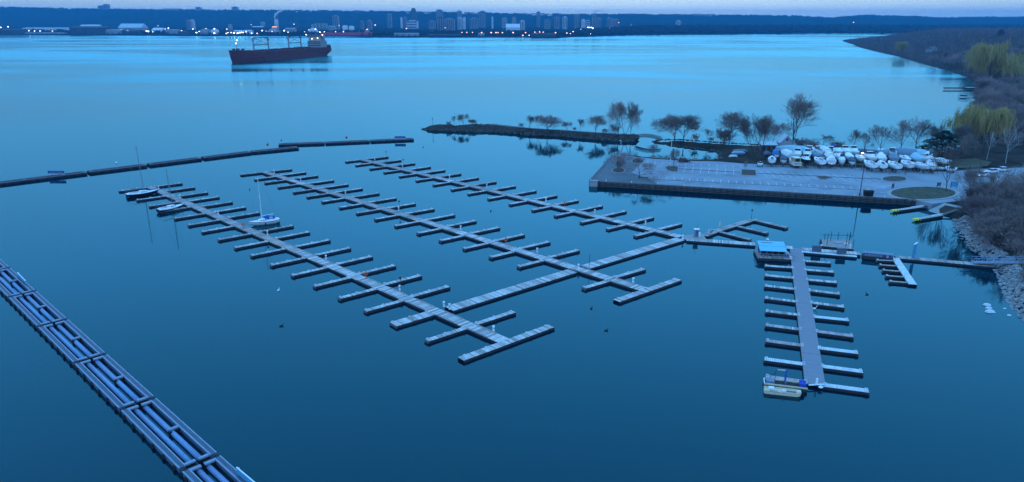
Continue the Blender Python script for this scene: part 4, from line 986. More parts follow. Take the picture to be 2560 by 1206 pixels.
for x in (-.85, .85): MB().tube((x, .1, 0), (x, .1, 3.5), .05).build('post', M['steel'], t)
MB().box(-1.02, 1.02, -.14, .16, 3.5, 3.62).build('top_cap', M['white'], t); MB().box(-.2, .1, -.06, -.051, 2.0, 2.3).build('emblem', M['white'], t)

# ------------------------------------------------------------------ shore gangway
a, b = G(2431, 655.5, .75), G(2585, 656, 1.9); L_ = (b-a).length
t = thing('gangway', 'white truss gangway from the floating walkway to the bank', 'gangway', (a.x, a.y, 0), ang(a, b))
sl_ = 1.2/L_
MB().add([(0, -.75, .62), (L_, -.75, 1.8), (L_, .75, 1.8), (0, .75, .62), (0, -.75, .74), (L_, -.75, 1.92), (L_, .75, 1.92), (0, .75, .74)], [(3,2,1,0),(4,5,6,7),(0,1,5,4),(1,2,6,5),(2,3,7,6),(3,0,4,7)]).build('deck', M['steel_light'], t)
for s_ in (-.8, .8):
    mb = MB(); n = 12
    z = lambda x: .72 + sl_*x
    mb.tube((0, s_, z(0) + 1.05), (L_, s_, z(L_) + 1.05), .06); mb.tube((0, s_, z(0)), (L_, s_, z(L_)), .07)
    for i in range(n + 1):
        x = L_*i/n; mb.tube((x, s_, z(x)), (x, s_, z(x) + 1.05), .045)
        if i < n: mb.tube((x, s_, z(x)), (x + L_/n, s_, z(x + L_/n) + 1.05), .035)
    mb.build('truss', M['steel_light'], t)
p = G(2533, 660, .3); t = thing('gangway_pile', 'short white pile under the gangway', 'pile', (p.x, p.y, 0))
MB().tube((0, 0, -.5), (0, 0, 1.3), .22).build('shaft', M['offwhite'], t); MB().tube((0, 0, 1.3), (0, 0, 1.4), .27).build('cap', M['white'], t)
# ramp docks with yellow ends
for (x0, y0, x1, y1), lb in (((2232, 527, 2348, 511), 'upper launch ramp dock with a yellow end'), ((2287, 549, 2392, 531.5), 'lower launch ramp dock with a yellow end')):
    a, b = G(x0, y0, .55), G(x1, y1, .55); L_ = (b-a).length; t = thing('ramp_dock', lb, 'dock', (a.x, a.y, 0), ang(a, b), 'launch ramp docks')
    MB().box(.9, L_*.62, -.6, .6, .05, .55).build('float', M['timber'], t); MB().box(.95, L_*.62, -.62, .62, .551, .62).build('deck', M['plank_dark'], t)
    MB().box(-.1, 1.6, -.64, .64, .3, .66).build('yellow_end', M['yellow'], t)
    MB().add([(L_*.62, -.6, .45), (L_, -.6, 1.3), (L_, .6, 1.3), (L_*.62, .6, .45), (L_*.62, -.6, .6), (L_, -.6, 1.45), (L_, .6, 1.45), (L_*.62, .6, .6)], [(3,2,1,0),(4,5,6,7),(0,1,5,4),(1,2,6,5),(2,3,7,6),(3,0,4,7)]).build('ramp', M['timber_lt'], t)
    MB().box(L_*.42, L_*.72, .1, .58, .63, .75).build('pale_plate', M['plank_pale'], t)
    for x_ in (-.2, .9): MB().tube((x_, -.72, -.8), (x_, -.72, .9), .08).build('pile', M['black'], t)
# ------------------------------------------------------------------ floating breakwaters
def bw_kit(L, W, near=True):
    f = []; e0 = .5 if near else .12; hw = W/2; bt = .9 if near else .9; zt = .75; sd, sl = ('steel', 'steel_light') if near else ('bw_dark', 'bw_grey')
    for s_ in (-1, 1):
        y0, y1 = (-hw, -hw + bt) if s_ < 0 else (hw - bt, hw)
        mb = MB(); k = 4
        f.append(('walkway_beam', MB().box(e0, L - e0, y0 + .06, y1 - .06, .05, zt - .1).mesh('walkway_beam', M[sd]), tuple(
            [('plank', MB().box(e0, L - e0, y0 + bt*i/k + .03, y0 + bt*(i+1)/k - .03, zt - .1 + .002, zt + (.06 if i in (0, 3) else 0)).mesh('plank', M[(sl if i in (0, 3) else sd)])) for i in range(k)])))
    for yc in (-W*.13, W*.13):
        f.append(('float_pipe', MB().tube((.9, yc, .22), (L - .9, yc, .2), .33, .33, 12).mesh('float_pipe', M['pipe' if near else 'bw_dark'], True)))
    for x in (.55, L - 1.0):
        for s_ in (-1, 1):
            ya, yb = sorted((s_*W*.045, s_*(hw - bt)))
            f.append(('cross_beam', MB().box(x, x + .45, ya, yb, .58, .8).mesh('cross_beam', M[sl])))
            f.append(('bracket', MB().box(x + .05, x + .4, ya, yb, .0, .575).mesh('bracket', M['black'])))
    ya, yb = W*.05, hw - bt
    f.append(('cross_beam', MB().box(L*.5 - .2, L*.5 + .25, ya, yb, .6, .82).mesh('cross_beam', M[sl])))
    f.append(('bracket', MB().box(L*.5 + .0, L*.5 + .5, ya - .1, ya + .25, 0, .6).mesh('bracket', M['black'])))
    f.append(('bracket', MB().box(L*.5 + .0, L*.5 + .5, yb - .4, yb - .02, 0, .6).mesh('bracket', M['black'])))
    tyre = MB().rings([[((.3 + .12*math.cos(b_))*math.cos(a_), .1*math.sin(b_), .3 + (.3 + .12*math.cos(b_))*math.sin(a_)) for b_ in [2*PI*j/6 for j in range(6)]] for a_ in [2*PI*i/10 for i in range(11)]], True).mesh('tyre', M['black'], True)
    f.append(('T', tyre))
    for s_ in (-1, 1):
        f.append(('end_fender', MB().box(-.02, .48, min(s_*W*.06, s_*hw), max(s_*W*.06, s_*hw), .05, .62).mesh('end_fender', M['black'])))
    return f
def breakwater(pts, W, what, L_over=None, near=True):
    """pts: pixel joints along the centre line"""
    ps = [G(x, y, .6) for x, y in pts]; Lm = sum((b-a).length for a, b in zip(ps[:-1], ps[1:]))/(len(ps)-1)
    f = bw_kit(Lm, W, near)
    for i, (a, b) in enumerate(zip(ps[:-1], ps[1:])):
        t = thing('breakwater_section', f'breakwater section, {ORD[i+1]} from the left of the {what}', 'breakwater', (a.x, a.y, 0), ang(a, b), f'sections of the {what}')
        for p in f:
            if p[0] == 'T':
                for k in range(7):
                    for s_ in (-1, 1): link('tyre', p[1], t, (Lm*(k+.5)/7, s_*(W/2 + .12), -.05))
                continue
            o = link(p[0], p[1], t)
            for q_ in (p[2] if len(p) > 2 else ()): link(q_[0], q_[1], o)
# near: joints are means of the left and right outer corners
J = [(20, 744.5), (94.5, 821), (184, 912), (298, 1029), (449.6, 1178.5)]; K = [(91, 729.5), (171, 801.5), (267, 889), (388.5, 998.5), (548.6, 1138)]
gj, gk = [G(x, y, .6) for x, y in J], [G(x, y, .6) for x, y in K]
cen = [(a + b)/2 for a, b in zip(gj, gk)]; st = (cen[-1] - cen[0])/4
nrm = Vector((-st.y, st.x, 0)).normalized(); Wn = sum(abs((b-a).dot(nrm)) for a, b in zip(gj, gk))/5
print('near breakwater: width', Wn, 'section', st.length)
c0 = cen[0] - st*3; line = [c0 + st*i for i in range(9)]
f = bw_kit(st.length, Wn)
for i in range(8):
    a, b = line[i], line[i+1]
    t = thing('breakwater_section', f'steel breakwater section, {ORD[i+1]} from the left edge in the lower left corner', 'breakwater', (a.x, a.y, 0), ang(a, b), 'sections of the lower left breakwater')
    for p in f:
        if p[0] == 'T':
            for k in range(6):
                for s_ in (-1, 1): link('tyre', p[1], t, (st.length*(k+.5)/6, s_*(Wn/2 + .12), -.05))
            continue
        o = link(p[0], p[1], t)
        for q_ in (p[2] if len(p) > 2 else ()): link(q_[0], q_[1], o)
breakwater([(-110, 471.5), (55, 450.5), (220, 430), (370, 411.5), (506, 394.5), (628, 379.5), (737, 369)], 3.3, 'upper left breakwater', near=False)
breakwater([(697, 361), (813, 357), (926, 352), (1032, 347.5)], 3.3, 'breakwater beyond the docks', near=False)
def board(x0, x1, yb, ht, label, m='sign_blue', z=.75):
    a, b = G(x0, yb, z), G(x1, yb, z); L_ = (b-a).length; px = L_/abs(x1-x0)
    t = thing('warning_board', label, 'sign board', (a.x, a.y, z), ang(a, b))
    MB().box(0, L_, -.04, .04, .45, .45 + ht).build('panel', M[m], t); MB().box(-.02, L_ + .02, -.05, .05, .3, .449).build('frame', M['white'], t)
    for u in (.06, .5, .94): MB().tube((L_*u, .1, 0), (L_*u, .1, .45 + ht), .06).build('post', M['white'], t)
    for u in (.12, .55): MB().box(L_*u, L_*(u + .33), -.05, -.041, .45 + ht*.4, .45 + ht*.6).build('lettering_band', M['grey_blue'], t)
board(121, 162, 438, .95, 'blue warning board on white posts on the upper left breakwater')
board(987, 1014, 349.5, 1.0, 'blue warning board at the right end of the far breakwater')
def board2(p0, p1, ht, label):
    a, b = G(*p0, .75), G(*p1, .75); L_ = (b-a).length; t = thing('warning_board', label, 'sign board', (a.x, a.y, .75), ang(a, b))
    MB().box(0, L_, -.05, .05, .1, .1 + ht).build('panel', M['sign_cyan'], t); MB().box(-.03, L_ + .03, -.07, .07, .1 + ht, .16 + ht).build('top_rail', M['white'], t)
    for u in (.08, .92): MB().tube((L_*u, .1, 0), (L_*u, .1, .2 + ht), .06).build('post', M['white'], t)
board2((46, 692), (66, 713), .75, 'small blue board on the left corner breakwater, left edge')
board2((594, 1186), (648, 1232), .8, 'bright blue board on the breakwater at the bottom edge')

# ------------------------------------------------------------------ sailboats
def hull_pts(L, B, D, n=13, draft=-.15, tr=.72, sheer=.25):
    R = []
    for i in range(n):
        u = i/(n-1.); x = -L/2 + L*u
        wv = (tr + (1-tr)*math.sin(min(1, u/.42)*PI/2)) if u < .42 else max(0., math.cos((u-.42)/.58*PI/2))**.72
        wv = max(wv, .015); zs = D + sheer*(abs(u-.42)/.58)**2; zk = draft + (D*.75)*max(0, (u-.72)/.28)**2 + .35*max(0, (.16-u)/.16)
        b = B/2*wv; xo = L*.035*max(0, (u-.8)/.2)
        R.append([(x + xo, -b, zs), (x + xo*.8, -b*.97, zs*.62), (x + xo*.4, -b*.78, zk + (zs-zk)*.2), (x, 0, zk), (x + xo*.4, b*.78, zk + (zs-zk)*.2), (x + xo*.8, b*.97, zs*.62), (x + xo, b, zs)])
    return R
def sailboat(loc, rz, L, B, hullm, label, mast=11., sail=None, dodger=None, deckm='white', stripe=None, matm='alloy', boom=True, group=None):
    t = thing('sailboat', label, 'sailboat', loc, rz, group); D = .95; R = hull_pts(L, B, D)
    MB().rings(R, False, False, False).add(R[0], [tuple(range(7))]).build('hull', M[hullm], t, True)
    dk = MB().add([p for r in R for p in (r[0], (r[0][0], 0, r[0][2] + .06), r[6])], [(3*i + j, 3*i + 3 + j, 3*i + 4 + j, 3*i + 1 + j) for i in range(len(R)-1) for j in (0, 1)]).build('deck', M[deckm], t); dk.location.z = .004
    if stripe:
        for k_, s_ in ((0, -1), (6, 1)):
            MB().rings([[(r[k_][0], r[k_][1] + s_*.02, r[k_][2] - .03), (r[k_][0], r[k_][1]*1.0 + s_*.02, r[k_][2] - .14)] for r in R], False).build('sheer_stripe', M[stripe], t)
    # cabin trunk, windows, cockpit
    c0, c1 = -L*.08, L*.27; z0 = D + .04
    cab = MB().rings([[(c0, -B*.3, z0), (c0, -B*.26, z0 + .5), (c0, B*.26, z0 + .5), (c0, B*.3, z0)], [(c1*.6, -B*.27, z0), (c1*.55, -B*.22, z0 + .45), (c1*.55, B*.22, z0 + .45), (c1*.6, B*.27, z0)],
                      [(c1, -B*.13, z0 + .05), (c1*.93, -B*.1, z0 + .16), (c1*.93, B*.1, z0 + .16), (c1, B*.13, z0 + .05)]], False, False, False)
    cab.add([(c0, -B*.3, z0), (c0, -B*.26, z0 + .5), (c0, B*.26, z0 + .5), (c0, B*.3, z0)], [(0, 1, 2, 3)]); cb = cab.build('cabin', M[deckm], t)
    for i in range(3):
        for s_ in (-1, 1):
            x = c0 + .35 + i*L*.075; yy = s_*(B*.293 - i*B*.008)
            MB().box(x, x + L*.045, min(yy, yy + s_*.03), max(yy, yy + s_*.03), z0 + .2, z0 + .34).build('window', M['glass'], cb)
    ck = MB().box(-L*.40, c0 - .05, -B*.22, B*.22, D + .05, D + .1).build('cockpit', M['slate'], t)
    for s_ in (-1, 1): MB().box(-L*.42, c0, min(s_*B*.22, s_*B*.29), max(s_*B*.22, s_*B*.29), D + .04, D + .32).build('coaming', M[deckm], t)
    MB().tube((L*.08, 0, D + .3), (L*.08 - mast*.012, 0, D + mast), .085, .06, 7).build('mast', M[matm], t)
    if boom: MB().tube((L*.07, 0, D + 1.35), (-L*.32, 0, D + 1.45), .07).build('boom', M[matm], t)
    mt = (L*.08 - mast*.012, 0, D + mast)
    wr = [((L*.5, 0, D + .25), mt), ((-L*.49, 0, D + .1), mt), ((L*.06, B*.47, D), (L*.08 - mast*.011, 0, D + mast*.93)), ((L*.06, -B*.47, D), (L*.08 - mast*.011, 0, D + mast*.93))]
    for a_, b_ in wr: MB().tube(a_, b_, .014, .014, 4).build('stay', M['wire'], t)
    MB().tube((L*.075, -B*.3, D + mast*.55), (L*.075, B*.3, D + mast*.55), .03).build('spreader', M[matm], t)
    for s_ in (-1, 1):
        mb = MB(); pp = [R[i][0 if s_ < 0 else 6] for i in (0, 3, 6, 9, 11)]
        for p in pp: mb.tube((p[0], p[1]*.95, p[2]), (p[0], p[1]*.95, p[2] + .6), .018, .018, 4)
        for a_, b_ in zip(pp[:-1], pp[1:]): mb.tube((a_[0], a_[1]*.95, a_[2] + .58), (b_[0], b_[1]*.95, b_[2] + .58), .014, .014, 4)
        mb.build('lifeline', M['steel_light'], t)
    if dodger:
        MB().rings([[(c0 + .5 - k*.35, -B*.28 + B*.56*j/6., D + .35 + (.75 + .1*k)*math.sin(PI*j/6.)**.5) for j in range(7)] for k in range(4)], False).build('dodger', M[dodger], t, True)
        MB().box(-L*.36, -L*.30, -.25, .25, D + .1, D + .85).build('wheel_cover', M['blue'], t)
    if sail: MB().tube((L*.05, 0, D + 1.52), (-L*.31, 0, D + 1.6), .17, .11, 7).build('sail_cover', M[sail], t, True)
    MB().box(-L*.515, -L*.47, -.05, .05, -.4, .7).build('rudder', M['navy'], t)
    return t
a, b = G(316, 492, .3), G(394, 482, .3)
sailboat(((a+b)/2).to_tuple()[:2] + (0,), ang(a, b), (b-a).length, 3.1, 'navy', 'black hulled sailboat moored at the far left end of the docks', 14, matm='wire', boom=True)
a, b = G(395, 531, .3), G(458, 517.5, .3)
sailboat(((a+b)/2).to_tuple()[:2] + (0,), ang(a, b), (b-a).length, 2.7, 'navy', 'smaller navy sailboat with white sheer stripe moored between fingers', 10.5, stripe='white', matm='wire')
a, b = G(698, 553, .3), G(625, 563, .3)
sailboat(((a+b)/2).to_tuple()[:2] + (0,), ang(a, b), (b-a).length, 2.9, 'offwhite', 'white sailboat with tall white mast and blue spray hood', 11.5, sail=None, dodger='blue', stripe='navy', matm='white')

# ------------------------------------------------------------------ workboats at the end of the right dock
a, b = G(1910, 955, .6), G(2018, 968, .6); L_ = (b-a).length
t = thing('work_barge', 'dark work barge with a blue crane post', 'barge', (a.x, a.y, 0), ang(a, b)); W_ = 1.7
MB().box(0, L_, -W_*.35, W_*.65, -.15, .5).build('hull', M['timber'], t)
for s_ in (-W_*.35, W_*.65 - .1): MB().box(.0, L_, s_, s_ + .1, .5, .72).build('gunwale', M['cream'], t)
MB().box(-.02, .1, -W_*.35 + .101, W_*.65 - .101, .5, .72).build('bow_rail', M['white'], t)
MB().box(.3, 1.4, -W_*.1, W_*.45, .5, .95).build('gear_pile', M['grey_blue'], t)
MB().box(1.7, L_ - 2, -W_*.28, W_*.55, .501, .56).build('well', M['float'], t)
MB().box(L_*.48, L_*.52, -W_*.1, W_*.3, .5, 1.0).build('engine_box', M['slate'], t)
for k in range(2): MB().box(L_ - 1.1 + k*.1, L_ - .2, -W_*.2 + k*.75, W_*.12 + k*.75, .55, 1.15).build('outboard', M['blue'], t)
cp = MB().tube((L_*.5, W_*.55, .5), (L_*.505, W_*.6, 2.5), .13, .1, 8).build('crane_post', M['blue'], t)
MB().tube((L_*.5, W_*.6, 2.3), (L_*.5 - 1.2, W_*.62, 2.25), .08, .05).build('crane_jib', M['cream'], t)
mb = MB().tube((1.5, W_*.5, .5), (1.55, W_*.5, 2.1), .05); mb.build('frame_post', M['slate'], t)
MB().path([(.8, W_*.55, .7), (1.0, W_*.55, 1.5), (1.3, W_*.55, 1.3), (1.5, W_*.5, 2.1), (L_*.5 - 1.2, W_*.62, 2.25)], .03).build('hose', M['black'], t)
a, b = G(1910, 973, .4), G(2002, 983, .4); L_ = (b-a).length
t = thing('workboat', 'cream open workboat lashed to the dark barge', 'boat', (a.x, a.y, 0), ang(a, b)); W_ = 1.25
prof = [(0, .42), (.25, .5), (L_ - .7, .5), (L_ - .25, .36), (L_, .12)]
rg = [[(x, -W_*w_, .55), (x, -W_*w_*.9, -.1), (x, W_*w_*.9, -.1), (x, W_*w_, .55)] for x, w_ in prof]
MB().rings(rg, False).add(rg[0], [(0, 1, 2, 3)]).build('hull', M['cream'], t)
MB().add([p for r in rg for p in (r[0], r[3])], [(2*i, 2*i+2, 2*i+3, 2*i+1) for i in range(len(rg)-1)]).build('sole', M['cream'], t).location.z = -.12
for s_ in (0, 3): MB().path([(r[s_][0], r[s_][1], r[s_][2]) for r in rg], .07).build('gunwale', M['cream'], t)
MB().box(.6, 1.3, -.3, .25, .43, .85).build('seat', M['white'], t); MB().box(2.3, 2.9, -.55, .1, .43, .7).build('console', M['offwhite'], t); MB().box(3.0, 4.2, -.5, -.1, .43, .6).build('tray', M['slate'], t); MB().box(4.3, 4.9, -.5, .3, .43, .72).build('locker', M['cream'], t)
MB().box(.7, 1.8, -.62, -.35, .43, .56).build('bench', M['slate'], t)
p = G(2004, 984, .3); MB().box(L_ + .05, L_ + .5, .0, .35, .0, .7).build('outboard', M['black'], t)
# T shaped white fixture at the end of the right dock
p = G(2041, 962, ZD); t = thing('end_light', 'white post and basin at the near end of the right dock', 'dock fixture', (p.x, p.y, ZD), .1)
MB().box(-.12, .12, -.12, .12, .05, 1.0).build('post', M['white'], t); MB().box(-1.25, 1.1, -.25, .0, .01, .12).build('curb', M['plank_pale'], t); MB().ball((.25, -.75, .0), .36, 10, 5, 1, .8, .5).build('basin', M['white'], t)
# ------------------------------------------------------------------ boats laid up in the yard
def stands(t, L, B, z):
    for x in (-L*.28, L*.0, L*.25): MB().box(x - .25, x + .25, -.2, .2, 0, z + .1).build('keel_block', M['timber_lt'], t)
    for x in (-L*.3, L*.18):
        for s_ in (-1, 1):
            MB().tube((x, s_*B*.62, 0), (x, s_*B*.36, z + .45), .05).build('jack_stand', M['rust'] if random.random() < .3 else M['black'], t)
def yard_boat(px, py, L, B, kind, label, rz, hullm='white', cover=None, z=1.15):
    p = G(px, py, ZL); t = thing('laid_up_boat', label, 'boat', (p.x, p.y, ZL), rz, 'boats laid up in the yard'); stands(t, L, B, z); t.scale = (.84, .95, 1.1)
    D = 1.15 if kind != 'cruiser' else 1.35; R = hull_pts(L, B, D, tr=.82); R = [[(a, b, c + z + .1) for a, b, c in r] for r in R]; zd = D + z + .1
    MB().rings(R, False).add(R[0], [tuple(range(7))]).build('hull', M[hullm], t, True)
    if kind == 'sail': MB().box(-L*.08, L*.15, -.1, .1, .12, z + .3).build('keel', M['navy'], t)
    if kind in ('wrap', 'tarp'):
        rid = 1.5 if kind == 'wrap' else .8; rr = []
        for i, r in enumerate(R):
            u = i/(len(R)-1.); h = rid*(1 - .75*max(0, (u - .55)/.45)**1.5)*(.8 + .2*min(1, u/.15)); x = r[0][0]; b = abs(r[0][1]) + .05
            rr.append([(x, -b, r[0][2] - .3), (x, -b*.96, r[0][2] + .12), (x, -b*.55, r[0][2] + h*.68), (x, 0, r[0][2] + h), (x, b*.55, r[0][2] + h*.68), (x, b*.96, r[0][2] + .12), (x, b, r[0][2] - .3)])
        MB().rings(rr, False).add(rr[0], [tuple(range(7))]).build('cover', M[cover], t)
        return t
    dk = MB().add([p_ for r in R for p_ in (r[0], (r[0][0], 0, r[0][2] + .08), r[6])], [(3*i + j, 3*i + 3 + j, 3*i + 4 + j, 3*i + 1 + j) for i in range(len(R)-1) for j in (0, 1)]).build('deck', M['white'], t); dk.location.z = .004
    c0, c1 = -L*.1, L*.28
    if kind == 'sail':
        cb = MB().rings([[(c0, -B*.3, zd), (c0, -B*.26, zd + .55), (c0, B*.26, zd + .55), (c0, B*.3, zd)], [(c1*.6, -B*.27, zd), (c1*.55, -B*.22, zd + .48), (c1*.55, B*.22, zd + .48), (c1*.6, B*.27, zd)],
                         [(c1, -B*.13, zd + .05), (c1*.93, -B*.1, zd + .16), (c1*.93, B*.1, zd + .16), (c1, B*.13, zd + .05)]], False)
        cb.add([(c0, -B*.3, zd), (c0, -B*.26, zd + .55), (c0, B*.26, zd + .55), (c0, B*.3, zd)], [(0, 1, 2, 3)]); cb = cb.build('cabin', M['white'], t)
        MB().box(c0 - .04, c0 - .01, -.3, .3, zd + .08, zd + .5).build('companionway', M['glass'], cb)
        for i in range(3):
            for s_ in (-1, 1): x = c0 + .3 + i*L*.08; yy = s_*(B*.29 - i*B*.008); MB().box(x, x + .4, min(yy, yy + s_*.03), max(yy, yy + s_*.03), zd + .2, zd + .36).build('window', M['glass'], cb)
        MB().box(-L*.43, c0 - .06, -B*.2, B*.2, zd + .06, zd + .1).build('cockpit', M['slate'], t)
        for s_ in (-1, 1): MB().box(-L*.45, c0, min(s_*B*.2, s_*B*.31), max(s_*B*.2, s_*B*.31), zd + .05, zd + .38).build('coaming', M['white'], t)
        MB().tube((-L*.36, 0, zd + .1), (-L*.36, 0, zd + .85), .08).build('wheel_pedestal', M['steel'], t)
        mb = MB()
        for s_ in (-1, 1):
            mb.tube((-L*.49, s_*B*.36, zd), (-L*.49, s_*B*.36, zd + .65), .03, .03, 4); mb.tube((-L*.38, s_*B*.42, zd), (-L*.38, s_*B*.42, zd + .65), .03, .03, 4)
            mb.tube((-L*.49, s_*B*.36, zd + .65), (-L*.38, s_*B*.42, zd + .65), .03, .03, 4)
        mb.tube((-L*.49, -B*.36, zd + .65), (-L*.49, B*.36, zd + .65), .03, .03, 4); mb.build('pushpit', M['steel_light'], t)
        if cover: MB().rings([[(c0 + .5 - k*.35, -B*.28 + B*.56*j/6., zd + .3 + (.75 + .08*k)*math.sin(PI*j/6.)**.5) for j in range(7)] for k in range(4)], False).build('dodger', M[cover], t, True)
    else:
        cb = MB().rings([[(c0 - .2, -B*.38, zd), (c0, -B*.34, zd + .75), (c0, B*.34, zd + .75), (c0 - .2, B*.38, zd)], [(c1*.5, -B*.33, zd), (c1*.2, -B*.28, zd + .72), (c1*.2, B*.28, zd + .72), (c1*.5, B*.33, zd)],
                         [(c1*1.1, -B*.12, zd + .1), (c1, -B*.1, zd + .2), (c1, B*.1, zd + .2), (c1*1.1, B*.12, zd + .1)]], False).build('cabin', M['white'], t)
        MB().add([(c0 + .2, -B*.32, zd + .76), (c0 - .5, -B*.3, zd + 1.35), (c0 - .5, B*.3, zd + 1.35), (c0 + .2, B*.32, zd + .76)], [(0, 1, 2, 3)]).build('windshield', M['glass'], t)
        MB().box(-L*.44, c0 - .3, -B*.34, B*.34, zd + .06, zd + .1).build('cockpit', M['slate'], t)
        for s_ in (-1, 1): MB().box(-L*.46, c0 - .1, min(s_*B*.34, s_*B*.41), max(s_*B*.34, s_*B*.41), zd + .05, zd + .5).build('coaming', M['white'], t)
        if cover: MB().rings([[(c0 - .4 - k*L*.1, -B*.33 + B*.66*j/6., zd + .5 + .95*math.sin(PI*j/6.)**.4) for j in range(7)] for k in range(4)], False).build('canopy', M[cover], t, True)
        else: MB().box(c0 - 1.4, c0 - .2, -B*.33, B*.33, zd + 1.36, zd + 1.46).build('hardtop', M['white'], t)
    return t
q = random.Random(31)
def Z8(X, Y): return (1860 + X/4.267, 280 + Y/4.267)
UP = PI/2
# (X, ground Y in zoom, kind, L, B, hull, cover, description, facing: +1 bow away)
FRONT = [(290, 575, 'sail', 8.5, 2.9, 'offwhite', None, 'white sailboat, stern towards the car park', 1), (415, 578, 'tarp', 6.5, 2.5, 'white', 'slate', 'small white boat under a slate cover', -1),
         (655, 590, 'cruiser', 7.5, 2.7, 'navy', None, 'white and navy cruiser', -1), (790, 590, 'sail', 9, 3.1, 'white', None, 'white sailboat with dark companionway', 1),
         (915, 590, 'wrap', 8.5, 3.4, 'white', 'white', 'round white wrapped boat', 1), (1035, 592, 'cruiser', 6, 2.3, 'white', 'grey_blue', 'small white boat with grey canopy', -1), (1145, 598, 'tarp', 6, 2.4, 'white', 'slate', 'small boat under a dark cover', -1),
         (1330, 625, 'sail', 9.5, 3.3, 'white', None, 'white sailboat beside the yellow barrier', 1), (1460, 630, 'sail', 9.5, 3.3, 'white', None, 'white sailboat', 1), (1585, 635, 'sail', 9.5, 3.2, 'white', None, 'white sailboat with open cockpit', 1),
         (1720, 625, 'sail', 9, 3.2, 'offwhite', None, 'greyish white sailboat', 1), (1855, 640, 'sail', 8.5, 3.0, 'offwhite', None, 'tilted greyish sailboat', .6), (1995, 650, 'wrap', 7, 2.9, 'white', 'white', 'white shrink wrapped boat', -1)]
SECOND = [(240, 520, 'tarp', 7, 2.6, 'navy', 'slate', 'dark covered boat', 1), (325, 518, 'wrap', 6, 2.4, 'offwhite', 'bright_blue', 'boat under a bright blue tarp', 1), (445, 525, 'wrap', 9.5, 3.4, 'white', 'white', 'tall white wrapped boat', 1),
          (560, 525, 'cruiser', 8.5, 3.1, 'white', None, 'white cruiser with hardtop', -1), (665, 530, 'cruiser', 8.5, 3.0, 'white', None, 'white cruiser', -1), (770, 535, 'tarp', 8.5, 3.0, 'white', 'grey_blue', 'boat under a grey blue tarp', 1),
          (890, 540, 'wrap', 9, 3.1, 'offwhite', 'white', 'long white wrapped boat', 1), (1000, 545, 'sail', 8.5, 2.9, 'white', None, 'white sailboat', -1), (1120, 550, 'tarp', 8, 2.8, 'white', 'white', 'boat under a white cover', -1),
          (1235, 562, 'sail', 8.5, 3.0, 'white', None, 'white sailboat behind the yard lamp', -1), (1345, 562, 'cruiser', 8.5, 3.0, 'white', None, 'white cruiser', -1), (1460, 570, 'wrap', 9, 3.4, 'white', 'white', 'big white wrapped boat', -1),
          (1590, 572, 'wrap', 8.5, 3.2, 'offwhite', 'grey_blue', 'grey blue wrapped boat', -1), (1715, 570, 'sail', 9, 3.0, 'white', None, 'white sailboat', -1), (1840, 575, 'wrap', 9, 3.4, 'offwhite', 'pale_blue', 'pale blue tent wrapped boat', -1),
          (1960, 582, 'cruiser', 8, 2.8, 'white', None, 'white cruiser', -.6), (2075, 590, 'sail', 8.5, 2.9, 'white', None, 'white sailboat near the lawn', -.5)]
THIRD = [(500, 478, 'wrap', 13, 3.9, 'offwhite', 'pale_blue', 'large pale blue wrapped yacht', .25), (680, 482, 'cruiser', 9, 3.2, 'white', None, 'white cruiser', 1), (760, 484, 'cruiser', 9, 3.1, 'white', None, 'white cruiser', 1),
         (840, 485, 'wrap', 9, 3.0, 'white', 'white', 'white wrapped boat', 1), (905, 488, 'cruiser', 9, 3.0, 'white', None, 'white cruiser', 1), (985, 490, 'cruiser', 9.5, 3.3, 'white', 'blue', 'white cruiser with blue canopy', -1),
         (1080, 492, 'cruiser', 9.5, 3.3, 'white', None, 'white cruiser', -1), (1165, 495, 'cruiser', 9.5, 3.3, 'white', None, 'white cruiser with dark windshield', -1), (1290, 500, 'tarp', 9, 3.1, 'white', 'slate', 'boat under a slate tarp', .4),
         (1380, 505, 'tarp', 11, 3.2, 'offwhite', 'grey_blue', 'long boat under a grey blue tarp', .25), (1470, 490, 'sail', 9, 3.0, 'white', None, 'white sailboat', 1), (1560, 505, 'cruiser', 9, 3.1, 'white', None, 'white cruiser', 1),
         (1670, 512, 'wrap', 11, 3.4, 'offwhite', 'grey_blue', 'large grey blue wrapped boat', .3), (1770, 515, 'wrap', 11, 3.4, 'offwhite', 'pale_blue', 'large pale blue wrapped boat', .3), (1880, 515, 'tarp', 10, 3.2, 'white', 'white', 'long boat under a white cover', .35),
         (1975, 518, 'wrap', 8, 3.0, 'slate', 'slate', 'dark slate wrapped boat beside the pine', 1)]
for row, nm in ((FRONT, 'front'), (SECOND, 'second'), (THIRD, 'third')):
    for i, (X, Y, kind, L, B, hm_, cv, ds, fc) in enumerate(row):
        x, y = Z8(X, Y); base = math.atan2(G(x, y).y, G(x, y).x)      # bow away from the viewer side of the yard
        rz = (UP if fc > 0 else -UP) + q.uniform(-.22, .22) + (.12 if abs(fc) == 1 else (1 - abs(fc))*1.4)
        if abs(fc) == 1: rz += (base - UP)*.6
        yard_boat(x, y, L, B, kind, f'{ds}, {ORD[i+1]} from the left in the {nm} yard row', rz, hm_, cv)
